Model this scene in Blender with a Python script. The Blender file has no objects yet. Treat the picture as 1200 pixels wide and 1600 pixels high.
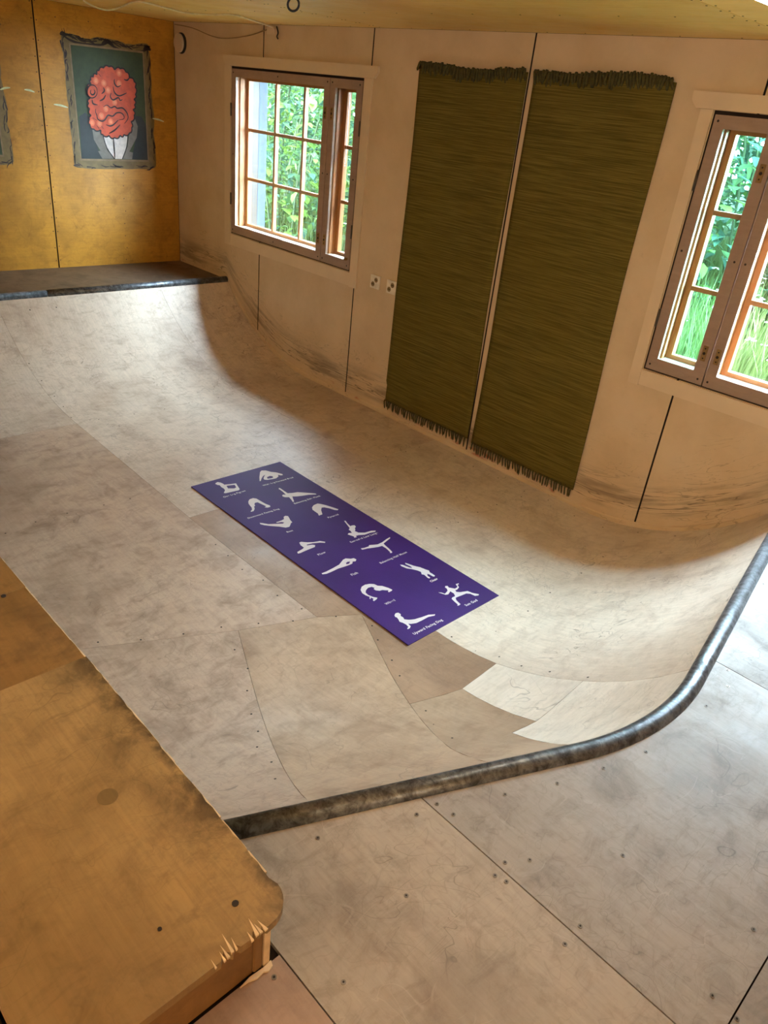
import bpy, bmesh, math, random
from mathutils import Vector, Matrix

scene = bpy.context.scene
COL = scene.collection
rnd = random.Random(7)

# ------------------------------------------------------------------ camera
cam_d = bpy.data.cameras.new('camera')
cam = bpy.data.objects.new('camera', cam_d)
COL.objects.link(cam)
cam_d.sensor_fit = 'VERTICAL'
cam_d.sensor_height = 24.0
cam_d.sensor_width = 18.0
cam_d.lens = 17.54
cam_d.clip_start = 0.05
cam_d.clip_end = 200
cam.matrix_world = Matrix((
    (0.68742142, -0.40937484, 0.59988669, 0.0),
    (0.71912614, 0.26819868, -0.64103592, 0.0),
    (0.10153516, 0.87205602, 0.47875767, 2.006),
    (0, 0, 0, 1)))
scene.camera = cam

# ------------------------------------------------------------------ overcast sky
world = bpy.data.worlds.new('overcast_sky')
scene.world = world
world.use_nodes = True
bg = world.node_tree.nodes['Background']
bg.inputs['Color'].default_value = (0.68, 0.81, 1.0, 1)
bg.inputs['Strength'].default_value = 55.0

# daylight openings guide the sampling of the sky (they emit nothing themselves)
def portal(name, x, y, z, sx, sz, rot):
    d = bpy.data.lights.new(name, 'AREA')
    d.shape = 'RECTANGLE'; d.size = sx; d.size_y = sz
    d.cycles.is_portal = True
    o = bpy.data.objects.new(name, d); COL.objects.link(o)
    o.location = (x, y, z); o.rotation_euler = rot
portal('daylight_opening', -4.83, 4.03, 1.52, 1.40, 1.12, (-math.pi/2, 0, 0))
portal('daylight_opening', -0.99, 4.03, 1.52, 1.40, 1.12, (-math.pi/2, 0, 0))

vs = scene.view_settings
vs.view_transform = 'Standard'
vs.look = 'None'
vs.gamma = 1.0
vs.use_curve_mapping = False
vs.exposure = 1.0

# ------------------------------------------------------------------ helpers
def tag(o, label=None, cat=None, group=None, kind=None):
    if label: o['label'] = label
    if cat: o['category'] = cat
    if group: o['group'] = group
    if kind: o['kind'] = kind
    return o

def obj(name, bm, mat, parent=None, smooth=False):
    if isinstance(bm, bmesh.types.BMesh):
        me = bpy.data.meshes.new(name); bm.to_mesh(me); bm.free()
    else:
        me = bm
    if mat is not None and not me.materials:
        me.materials.append(mat)
    if smooth:
        for p in me.polygons: p.use_smooth = True
    o = bpy.data.objects.new(name, me); COL.objects.link(o)
    if parent is not None: o.parent = parent
    return o

def empty(name, loc=(0, 0, 0)):
    o = bpy.data.objects.new(name, None); COL.objects.link(o)
    o.empty_display_size = 0.1
    o.location = loc
    return o

def child(name, bm, mat, parent, smooth=False):
    """mesh given in world coordinates, parented to a thing that may have a location"""
    o = obj(name, bm, mat, parent, smooth)
    p, off = parent, Vector((0, 0, 0))
    while p is not None:
        off += p.location; p = p.parent
    o.location = -off
    return o

def box(bm, x0, x1, y0, y1, z0, z1):
    vv = [bm.verts.new(p) for p in ((x0,y0,z0),(x1,y0,z0),(x1,y1,z0),(x0,y1,z0),(x0,y0,z1),(x1,y0,z1),(x1,y1,z1),(x0,y1,z1))]
    for f in ((0,3,2,1),(4,5,6,7),(0,1,5,4),(1,2,6,5),(2,3,7,6),(3,0,4,7)):
        bm.faces.new([vv[i] for i in f])
    return bm

def B(*a):
    bm = bmesh.new(); box(bm, *a); return bm

def bevelled(bm, w, seg=2):
    bmesh.ops.bevel(bm, geom=list(bm.edges), offset=w, segments=seg, affect='EDGES', profile=0.6)
    return bm

def prism(pts, a, b, axis):
    """polygon pts (2D) extruded from a to b along axis; 'y': pts=(x,z); 'x': pts=(y,z); 'z': pts=(x,y)"""
    bm = bmesh.new()
    def P(p, h):
        if axis == 'y': return (p[0], h, p[1])
        if axis == 'x': return (h, p[0], p[1])
        return (p[0], p[1], h)
    lo = [bm.verts.new(P(p, a)) for p in pts]; hi = [bm.verts.new(P(p, b)) for p in pts]
    bm.faces.new(lo); bm.faces.new(hi)
    n = len(pts)
    for i in range(n):
        bm.faces.new((lo[i], lo[(i+1) % n], hi[(i+1) % n], hi[i]))
    bmesh.ops.recalc_face_normals(bm, faces=bm.faces)
    return bm

def tube(bm, pts, r, n=8, cap=True):
    pts = [Vector(p) for p in pts]
    rings = []
    up = None
    for i, p in enumerate(pts):
        t = (pts[min(i+1, len(pts)-1)] - pts[max(i-1, 0)]).normalized()
        if up is None:
            up = t.orthogonal().normalized()
        up = (up - t * up.dot(t)).normalized()
        s = t.cross(up)
        rr = r[i] if isinstance(r, (list, tuple)) else r
        rings.append([bm.verts.new(p + up*math.cos(2*math.pi*k/n)*rr + s*math.sin(2*math.pi*k/n)*rr) for k in range(n)])
    for a, b in zip(rings[:-1], rings[1:]):
        for k in range(n):
            bm.faces.new((a[k], a[(k+1) % n], b[(k+1) % n], b[k]))
    if cap:
        bm.faces.new(rings[0][::-1]); bm.faces.new(rings[-1])
    return bm

def smooth_path(pts, k=6):
    pts = [Vector(p) for p in pts]; out = []
    for i in range(len(pts)-1):
        p0 = pts[max(i-1, 0)]; p1 = pts[i]; p2 = pts[i+1]; p3 = pts[min(i+2, len(pts)-1)]
        for j in range(k):
            t = j / k
            out.append(0.5*((2*p1) + (p2-p0)*t + (2*p0-5*p1+4*p2-p3)*t*t + (3*p1-p0-3*p2+p3)*t**3))
    out.append(pts[-1]); return out

def disc(bm, c, r, axis, h, n=12):
    """short cylinder centred c, along axis with height h"""
    lo, hi = [], []
    for k in range(n):
        a = 2*math.pi*k/n; u, v = r*math.cos(a), r*math.sin(a)
        for lst, d in ((lo, -h/2), (hi, h/2)):
            if axis == 'z': q = (c[0]+u, c[1]+v, c[2]+d)
            elif axis == 'y': q = (c[0]+u, c[1]+d, c[2]+v)
            else: q = (c[0]+d, c[1]+u, c[2]+v)
            lst.append(bm.verts.new(q))
    bm.faces.new(lo); bm.faces.new(hi)
    for k in range(n):
        bm.faces.new((lo[k], lo[(k+1) % n], hi[(k+1) % n], hi[k]))
    bmesh.ops.recalc_face_normals(bm, faces=bm.faces)
    return bm

def grid_boxes(bm, xs, zs, y0, y1, holes, axis='y'):
    """slab split on xs/zs leaving rectangular holes (x0,x1,z0,z1)"""
    xs = sorted(set(xs + [v for h in holes for v in h[:2] if xs[0] < v < xs[-1]]))
    zs = sorted(set(zs + [v for h in holes for v in h[2:] if zs[0] < v < zs[-1]]))
    for a, b in zip(xs[:-1], xs[1:]):
        for c, d in zip(zs[:-1], zs[1:]):
            mx, mz = (a+b)/2, (c+d)/2
            if any(h[0] < mx < h[1] and h[2] < mz < h[3] for h in holes): continue
            if axis == 'y': box(bm, a, b, y0, y1, c, d)
            else: box(bm, y0, y1, a, b, c, d)
    bmesh.ops.remove_doubles(bm, verts=bm.verts, dist=1e-5)
    # drop the internal faces shared by two boxes
    seen = {}
    for f in bm.faces:
        k = tuple(sorted(v.index for v in f.verts)) if False else tuple(sorted(id(v) for v in f.verts))
        seen.setdefault(k, []).append(f)
    bmesh.ops.delete(bm, geom=[f for l in seen.values() if len(l) > 1 for f in l], context='FACES')
    return bm

# ------------------------------------------------------------------ materials
def srgb(r, g, b):
    f = lambda c: (c/255/12.92) if c/255 <= 0.04045 else ((c/255+0.055)/1.055)**2.4
    return (f(r), f(g), f(b), 1)

class NT:
    def __init__(self, name):
        self.m = bpy.data.materials.new(name); self.m.use_nodes = True
        self.t = self.m.node_tree; self.n = self.t.nodes; self.l = self.t.links
        self.p = self.n['Principled BSDF']
    def add(self, kind, **kw):
        nd = self.n.new('ShaderNode' + kind)
        for k, v in kw.items(): setattr(nd, k, v)
        return nd
    def link(self, a, b): self.l.new(a, b)
    def val(self, sock, v):
        if isinstance(v, (int, float, tuple, list)): sock.default_value = v
        else: self.link(v, sock)
    def math(self, op, a, b=0.0, clamp=False):
        nd = self.add('Math', operation=op, use_clamp=clamp)
        self.val(nd.inputs[0], a); self.val(nd.inputs[1], b); return nd.outputs[0]
    def mix(self, fac, a, b, blend='MIX'):
        nd = self.add('Mix', data_type='RGBA', blend_type=blend)
        self.val(nd.inputs[0], fac); self.val(nd.inputs[6], a); self.val(nd.inputs[7], b); return nd.outputs[2]
    def coord(self, rand=3.7, rot=(0,0,0), scale=(1,1,1)):
        tc = self.add('TexCoord'); oi = self.add('ObjectInfo')
        sc = self.add('VectorMath', operation='SCALE')
        cmb = self.add('CombineXYZ')
        for i in range(3): self.link(oi.outputs['Random'], cmb.inputs[i])
        self.link(cmb.outputs[0], sc.inputs[0]); sc.inputs['Scale'].default_value = rand*10
        ad = self.add('VectorMath', operation='ADD')
        mp = self.add('Mapping'); mp.inputs['Rotation'].default_value = rot; mp.inputs['Scale'].default_value = scale
        self.link(tc.outputs['Object'], mp.inputs['Vector'])
        self.link(mp.outputs[0], ad.inputs[0]); self.link(sc.outputs[0], ad.inputs[1])
        self.rand = oi.outputs['Random']
        return ad.outputs[0]
    def noise(self, vec, scale, detail=4, rough=0.55, dist=0.0, vscale=None):
        if vscale:
            mp = self.add('Mapping'); mp.inputs['Scale'].default_value = vscale
            self.link(vec, mp.inputs['Vector']); vec = mp.outputs[0]
        nd = self.add('TexNoise'); nd.inputs['Scale'].default_value = scale
        nd.inputs['Detail'].default_value = detail; nd.inputs['Roughness'].default_value = rough
        nd.inputs['Distortion'].default_value = dist
        self.link(vec, nd.inputs['Vector']); return nd.outputs['Fac']
    def ramp(self, f, a, b, lo=0.0, hi=1.0):
        nd = self.add('MapRange', interpolation_type='SMOOTHSTEP')
        self.link(f, nd.inputs[0]) if not isinstance(f, (int, float)) else None
        nd.inputs[1].default_value = a; nd.inputs[2].default_value = b
        nd.inputs[3].default_value = lo; nd.inputs[4].default_value = hi
        return nd.outputs[0]
    def lines(self, vec, scale, width, detail=1.0, dist=0.0, vscale=None):
        """thin winding marks: the level lines of a noise"""
        n = self.noise(vec, scale, detail, 0.5, dist, vscale)
        return self.ramp(self.math('ABSOLUTE', self.math('SUBTRACT', n, 0.5)), 0.0, width, 1.0, 0.0)
    def bump(self, h, strength, dist=0.01):
        b = self.add('Bump'); b.inputs['Strength'].default_value = strength; b.inputs['Distance'].default_value = dist
        self.link(h, b.inputs['Height']); self.link(b.outputs[0], self.p.inputs['Normal'])
    def done(self, col, rough=0.5, metal=0.0, spec=0.5):
        self.val(self.p.inputs['Base Color'], col); self.val(self.p.inputs['Roughness'], rough)
        self.p.inputs['Metallic'].default_value = metal; self.p.inputs['Specular IOR Level'].default_value = spec
        return self.m

def varnish_top():
    m = plywood('varnished_box_plywood', srgb(172, 142, 94), srgb(104, 82, 50), grain=(6, 120, 9), stain=0.6, scuff=0.55, marks=0.3, rough=0.5, gs=0.6)
    t = NT.__new__(NT); t.m = m; t.t = m.node_tree; t.n = t.t.nodes; t.l = t.t.links; t.p = t.n['Principled BSDF']
    old = t.p.inputs['Base Color'].links[0].from_socket
    tc = t.add('TexCoord'); sep = t.add('SeparateXYZ'); t.link(tc.outputs['Object'], sep.inputs[0])
    worn = t.math('MULTIPLY', t.ramp(sep.outputs[1], 0.40, 0.565), t.ramp(sep.outputs[0], -2.0, -1.4))
    worn = t.math('MULTIPLY', worn, t.ramp(t.noise(tc.outputs['Object'], 7, 6, 0.7, 0.4), 0.38, 0.62))
    edge = t.math('MULTIPLY', t.ramp(sep.outputs[1], 0.545, 0.572), t.ramp(t.noise(tc.outputs['Object'], 16, 5, 0.7), 0.40, 0.60))
    c = t.mix(t.math('MULTIPLY', worn, 0.75), old, srgb(70, 54, 34))
    c = t.mix(t.math('MULTIPLY', edge, 0.7), c, srgb(48, 40, 32))
    t.link(c, t.p.inputs['Base Color'])
    return m

def plain(name, col, rough=0.6, metal=0.0, var=0.12, scale=20):
    t = NT(name); v = t.coord()
    n = t.noise(v, scale, 3)
    c = t.mix(t.ramp(n, 0.3, 0.7), tuple(x*(1-var) for x in col[:3]) + (1,), tuple(min(1, x*(1+var)) for x in col[:3]) + (1,))
    return t.done(c, rough, metal)

def plywood(name, base, dirt, grain=(9, 90, 9), rough=0.42, scuff=0.5, marks=0.35, stain=0.4, rot=0.0, spec=0.5, gs=0.45, pale=0.0):
    """worn birch plywood: grain, dirt clouds, wheel marks and fine scratches"""
    t = NT(name); v = t.coord(rot=(0, 0, rot))
    g = t.noise(v, 1.0, 5, 0.6, 0.3, grain)
    clouds = t.noise(v, 1.6, 7, 0.62, 0.4)
    patches = t.noise(v, 5.5, 6, 0.65, 0.6)
    fine = t.noise(v, 38, 4, 0.7)
    light = tuple(min(1, x*1.14) for x in base[:3]) + (1,)
    dark = tuple(x*0.80 for x in base[:3]) + (1,)
    c = t.mix(t.math('ADD', t.math('MULTIPLY', t.ramp(g, 0.25, 0.75), gs), 0.5-gs/2), dark, light)
    c = t.mix(t.math('MULTIPLY', t.ramp(clouds, 0.42, 0.72), stain), c, dirt)
    c = t.mix(t.math('MULTIPLY', t.ramp(patches, 0.48, 0.74), scuff), c, dirt)
    blot = t.noise(v, 1.0, 5, 0.7, 0.8, (16, 9, 12))
    c = t.mix(t.math('MULTIPLY', t.ramp(blot, 0.46, 0.72), scuff*0.8), c, dirt)
    c = t.mix(t.math('MULTIPLY', t.ramp(fine, 0.5, 0.8), 0.22), c, dirt)
    l1 = t.lines(v, 3.2, 0.0045, 3.0, 1.2)
    l2 = t.lines(v, 9.0, 0.010, 1.5, 0.6)
    l4 = t.lines(v, 17.0, 0.020, 1.0, 1.0)
    l3 = t.lines(v, 2.0, 0.006, 2.0, 0.0, (14, 1.2, 1.2))
    gate = t.ramp(t.noise(v, 2.4, 2), 0.42, 0.62)
    m = t.math('MAXIMUM', t.math('MAXIMUM', l1, t.math('MULTIPLY', l2, 0.45)), t.math('MULTIPLY', l3, 0.6))
    m = t.math('MAXIMUM', t.math('MULTIPLY', m, gate), t.math('MULTIPLY', t.math('MULTIPLY', l4, 0.40), t.ramp(clouds, 0.35, 0.6, 1.0, 0.3)))
    m = t.math('MULTIPLY', m, marks)
    c = t.mix(m, c, tuple(x*0.35 for x in dirt[:3]) + (1,))
    if pale:
        p1 = t.lines(v, 2.6, 0.004, 1.0, 0.0, (9, 1.5, 1)); p2 = t.lines(v, 2.2, 0.004, 1.0, 0.2, (1.2, 8, 1)); p3 = t.lines(v, 5.0, 0.006, 0.5, 0.8)
        pl = t.math('MULTIPLY', t.math('MAXIMUM', t.math('MAXIMUM', p1, p2), p3), t.ramp(t.noise(v, 9, 3), 0.48, 0.62))
        c = t.mix(t.math('MULTIPLY', pl, pale), c, tuple(min(1, x*1.5) for x in base[:3]) + (1,))
    hsv = t.add('HueSaturation')
    t.link(t.ramp(t.rand, 0.0, 1.0, 0.94, 1.06), hsv.inputs['Value']); t.link(c, hsv.inputs['Color'])
    t.bump(t.math('ADD', t.math('MULTIPLY', g, 0.5), t.math('MULTIPLY', fine, 0.5)), 0.12, 0.003)
    r = t.ramp(patches, 0.3, 0.8, rough-0.06, rough+0.12)
    return t.done(hsv.outputs[0], r, 0.0, spec)

M = {}
M['ramp'] = plywood('ramp_plywood', srgb(208, 190, 170), srgb(142, 116, 94), stain=0.45, scuff=0.5, marks=0.6)
M['ramp_mid'] = plywood('ramp_plywood_mid', srgb(186, 161, 139), srgb(122, 95, 74), stain=0.5, scuff=0.55, marks=0.45)
M['ramp_pale'] = plywood('ramp_plywood_pale', srgb(220, 206, 188), srgb(152, 130, 110), stain=0.35, scuff=0.4, marks=0.6)
M['ramp_dark'] = plywood('ramp_plywood_dark', srgb(166, 136, 110), srgb(112, 86, 66), stain=0.5, scuff=0.4)
M['ramp_brown'] = plywood('ramp_plywood_brown', srgb(178, 152, 126), srgb(122, 94, 72), stain=0.5, scuff=0.45)
M['ramp_light'] = plywood('ramp_plywood_light', srgb(226, 214, 198), srgb(150, 132, 112), stain=0.25, scuff=0.25, grain=(60, 7, 9), marks=0.5)
M['deck'] = plywood('deck_plywood', srgb(164, 153, 140), srgb(108, 96, 86), stain=0.6, scuff=0.5, marks=0.4, rough=0.45, spec=0.3, pale=0.22)
M['deck_grey'] = plywood('deck_plywood_grey', srgb(150, 142, 134), srgb(98, 90, 84), stain=0.6, scuff=0.5, marks=0.4, rough=0.46, spec=0.3, pale=0.25)
M['platform'] = plywood('platform_plywood', srgb(108, 88, 70), srgb(70, 54, 42), stain=0.6, scuff=0.5, marks=0.3, rough=0.5)
M['deck_brown'] = plywood('deck_plywood_brown', srgb(172, 144, 124), srgb(110, 88, 74), stain=0.4, scuff=0.3, marks=0.2)
M['varnish'] = plywood('box_side_plywood', srgb(140, 104, 60), srgb(84, 60, 34), grain=(6, 60, 9), stain=0.5, scuff=0.4, marks=0.2, rough=0.5)
M['varnish_top'] = varnish_top()
M['varnish_dark'] = plywood('dark_box_plywood', srgb(140, 106, 60), srgb(84, 62, 34), grain=(6, 90, 9), stain=0.6, scuff=0.5, marks=0.3, rough=0.5)
M['plug'] = plywood('wood_plug', srgb(126, 104, 68), srgb(88, 70, 44), stain=0.5, scuff=0.3, marks=0.2)
M['orange_floor'] = plywood('orange_floor_plywood', srgb(196, 130, 66), srgb(130, 80, 40), stain=0.4, scuff=0.3, marks=0.1)
M['back_ply'] = plywood('yellow_wall_plywood', srgb(192, 136, 46), srgb(122, 80, 24), grain=(9, 6, 70), stain=0.6, scuff=0.45, marks=0.3, rough=0.45, spec=0.25)
M['ceil_ply'] = plywood('ceiling_plywood', srgb(248, 204, 116), srgb(216, 164, 78), grain=(4, 60, 9), stain=0.45, scuff=0.1, marks=0.0, rough=0.5)
M['dark_gap'] = plain('dark_joint', srgb(38, 26, 18), 0.9)
M['pine'] = plywood('pine_window_wood', srgb(164, 104, 52), srgb(120, 70, 32), grain=(80, 80, 5), stain=0.4, scuff=0.15, marks=0.0, rough=0.5)
M['weathered'] = plywood('weathered_jamb_wood', srgb(48, 39, 28), srgb(34, 27, 19), grain=(80, 80, 5), stain=0.5, scuff=0.2, marks=0.0)
M['sill'] = plain('pale_sill_paint', srgb(232, 226, 216), 0.4)
M['siding'] = plain('pale_blue_siding', srgb(40, 54, 70), 0.6)
M['casement'] = plywood('brown_grey_casement', srgb(164, 138, 120), srgb(128, 104, 90), grain=(8, 8, 50), stain=0.3, scuff=0.15, marks=0.0, rough=0.5)
M['steel'] = plain('hinge_steel', srgb(92, 84, 76), 0.35, 0.8)
M['brass'] = plain('old_brass', srgb(150, 122, 80), 0.35, 0.7)
M['screw'] = plain('screw_steel', srgb(120, 112, 104), 0.4, 0.8)
M['screw_hole'] = plain('screw_recess', srgb(40, 32, 26), 0.8)
M['splinter'] = plain('torn_wood', srgb(214, 190, 154), 0.8)
M['white_plastic'] = plain('socket_plastic', srgb(226, 212, 188), 0.4)
M['cable'] = plain('white_cable', srgb(226, 208, 170), 0.5)
M['grey_cable'] = plain('grey_cable', srgb(150, 122, 88), 0.6)
M['black'] = plain('black_rubber', srgb(26, 24, 22), 0.5)
M['lamp_body'] = plain('lamp_housing', srgb(226, 230, 226), 0.4)

def coping_mat():
    t = NT('worn_steel_pipe'); v = t.coord()
    n = t.noise(v, 28, 6, 0.7, 0.5); w = t.noise(v, 90, 3)
    c = t.mix(t.ramp(n, 0.3, 0.75), srgb(54, 55, 57), srgb(132, 138, 144))
    c = t.mix(t.math('MULTIPLY', t.ramp(w, 0.5, 0.75), 0.5), c, srgb(30, 26, 24))
    t.bump(n, 0.15, 0.004)
    return t.done(c, t.ramp(n, 0.3, 0.7, 0.45, 0.30), 0.55)
M['coping'] = coping_mat()

def wall_paint():
    """old off-white paint with skid marks that follow the ramp's line"""
    t = NT('off_white_wall_paint'); tc = t.add('TexCoord'); v = tc.outputs['Object']
    sep = t.add('SeparateXYZ'); t.link(v, sep.inputs[0]); X, Z = sep.outputs[0], sep.outputs[2]
    n = t.noise(v, 3.0, 5, 0.6); f = t.noise(v, 14, 5, 0.7)
    c = t.mix(t.ramp(n, 0.3, 0.75), srgb(214, 190, 156), srgb(200, 174, 138))
    c = t.mix(t.math('MULTIPLY', t.ramp(f, 0.6, 0.85), 0.35), c, srgb(150, 122, 92))
    a = t.math('MINIMUM', t.math('MAXIMUM', t.math('SUBTRACT', -4.45, X), 0.0), 1.205)
    b = t.math('MAXIMUM', t.math('ADD', X, 1.9), 0.0)
    base = t.math('ADD', t.math('DIVIDE', t.math('MULTIPLY', a, a), 3.0), t.math('DIVIDE', t.math('MULTIPLY', b, b), 2.35))
    h = t.math('SUBTRACT', Z, base)
    hv = t.add('CombineXYZ'); t.link(X, hv.inputs[0]); t.link(h, hv.inputs[2])
    streak = t.lines(hv.outputs[0], 1.0, 0.022, 4.0, 0.5, (1.6, 1, 22))
    streak2 = t.lines(hv.outputs[0], 1.0, 0.012, 3.0, 1.4, (4.0, 1, 14))
    low = t.math('MULTIPLY', t.ramp(h, 0.05, 0.10), t.ramp(h, 0.14, 0.34, 1.0, 0.0))
    mid = t.math('MULTIPLY', t.ramp(h, 0.2, 0.8, 1.0, 0.0), t.ramp(t.noise(hv.outputs[0], 2.2, 2), 0.45, 0.6))
    smear = t.math('MULTIPLY', low, t.ramp(t.noise(hv.outputs[0], 1.0, 4, 0.6, 0.0, (2.0, 1, 16)), 0.42, 0.66))
    d = t.math('MAXIMUM', t.math('MULTIPLY', streak, low), t.math('MULTIPLY', t.math('MULTIPLY', streak2, mid), 0.55))
    d = t.math('MAXIMUM', d, t.math('MULTIPLY', smear, 0.75), True)
    c = t.mix(t.math('MULTIPLY', d, 0.75), c, srgb(74, 62, 52))
    red = t.math('MULTIPLY', t.math('MULTIPLY', t.ramp(h, 0.015, 0.03), t.ramp(h, 0.05, 0.075, 1.0, 0.0)),
                 t.ramp(t.noise(hv.outputs[0], 1.0, 3, 0.6, 0.0, (3.5, 1, 9)), 0.60, 0.68))
    c = t.mix(t.math('MULTIPLY', red, 0.75), c, srgb(170, 60, 44))
    t.bump(f, 0.08, 0.003)
    return t.done(c, 0.55, 0.0, 0.35)
M['wall'] = wall_paint()
M['trim'] = plain('off_white_trim_paint', srgb(216, 193, 160), 0.5, 0, 0.04, 6)

def rug_mat():
    t = NT('woven_green_wool'); tc = t.add('TexCoord'); v = tc.outputs['Object']
    rib = t.noise(v, 1.0, 3, 0.6, 0.0, (4, 1, 230)); rib2 = t.noise(v, 1.0, 2, 0.5, 0.2, (9, 1, 420))
    wp = t.noise(v, 1.0, 1, 0.5, 0.0, (420, 1, 3)); big = t.noise(v, 2.0, 3)
    c = t.mix(t.ramp(rib, 0.32, 0.68), srgb(84, 74, 30), srgb(118, 104, 48))
    c = t.mix(t.math('MULTIPLY', t.ramp(rib2, 0.5, 0.8), 0.5), c, srgb(60, 56, 22))
    c = t.mix(t.math('MULTIPLY', t.ramp(big, 0.4, 0.7), 0.25), c, srgb(104, 88, 30))
    t.bump(t.math('ADD', rib, t.math('ADD', t.math('MULTIPLY', rib2, 0.6), t.math('MULTIPLY', wp, 0.3))), 0.4, 0.004)
    return t.done(c, 0.95, 0.0, 0.1)
M['rug'] = rug_mat()
M['fringe'] = plain('olive_fringe_yarn', srgb(70, 64, 26), 0.95, 0, 0.25, 60)

def mat_mat():
    t = NT('purple_foam'); v = t.coord(0.0)
    n = t.noise(v, 220, 2); b = t.noise(v, 3, 3)
    c = t.mix(t.ramp(b, 0.3, 0.7), srgb(54, 21, 92), srgb(60, 25, 102))
    t.bump(n, 0.25, 0.002)
    return t.done(c, 0.62, 0.0, 0.4)
M['mat'] = mat_mat()
M['print'] = plain('pale_print', srgb(216, 206, 208), 0.6, 0, 0.03)

def glass(name, tint):
    t = NT(name); t.n.remove(t.p)
    tr = t.add('BsdfTransparent'); tr.inputs[0].default_value = tint
    gl = t.add('BsdfGlossy'); gl.inputs['Roughness'].default_value = 0.02
    lw = t.add('LayerWeight'); lw.inputs['Blend'].default_value = 0.5
    f5 = t.math('POWER', lw.outputs['Facing'], 4.0)
    mx = t.add('MixShader')
    t.link(t.math('ADD', t.math('MULTIPLY', f5, 0.5), 0.03, True), mx.inputs[0]); t.link(tr.outputs[0], mx.inputs[1]); t.link(gl.outputs[0], mx.inputs[2])
    t.link(mx.outputs[0], t.n['Material Output'].inputs['Surface'])
    return t.m
M['glass'] = glass('window_glass', (0.95, 0.98, 0.97, 1))
M['glass_teal'] = glass('tinted_window_glass', (0.72, 0.97, 0.92, 1))

def leaf_mat(name, a, b):
    t = NT(name); v = t.coord(1.0)
    c = t.mix(t.ramp(t.noise(v, 4.0, 3), 0.35, 0.65), a, b)
    tl = t.add('BsdfTranslucent'); t.link(t.mix(0.6, c, b), tl.inputs[0])
    ad = t.add('MixShader'); ad.inputs[0].default_value = 0.35
    t.done(c, 0.55, 0, 0.25)
    t.link(t.p.outputs[0], ad.inputs[1]); t.link(tl.outputs[0], ad.inputs[2])
    t.link(ad.outputs[0], t.n['Material Output'].inputs['Surface'])
    return t.m
M['leaf'] = leaf_mat('broad_leaf', (0.026, 0.066, 0.026, 1), (0.060, 0.125, 0.040, 1))
M['leaf_bright'] = leaf_mat('young_leaf', (0.060, 0.130, 0.022, 1), (0.110, 0.185, 0.030, 1))
M['leaf_cool'] = leaf_mat('cool_leaf', (0.020, 0.058, 0.042, 1), (0.046, 0.108, 0.066, 1))
M['grass'] = leaf_mat('meadow_grass', (0.042, 0.070, 0.018, 1), (0.095, 0.130, 0.036, 1))
M['ground'] = plain('meadow_soil', (0.040, 0.075, 0.014, 1), 0.9)
M['blossom'] = plain('white_blossom', (0.10, 0.11, 0.08, 1), 0.8)
M['stem'] = plain('green_stem', (0.03, 0.05, 0.015, 1), 0.8)

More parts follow.
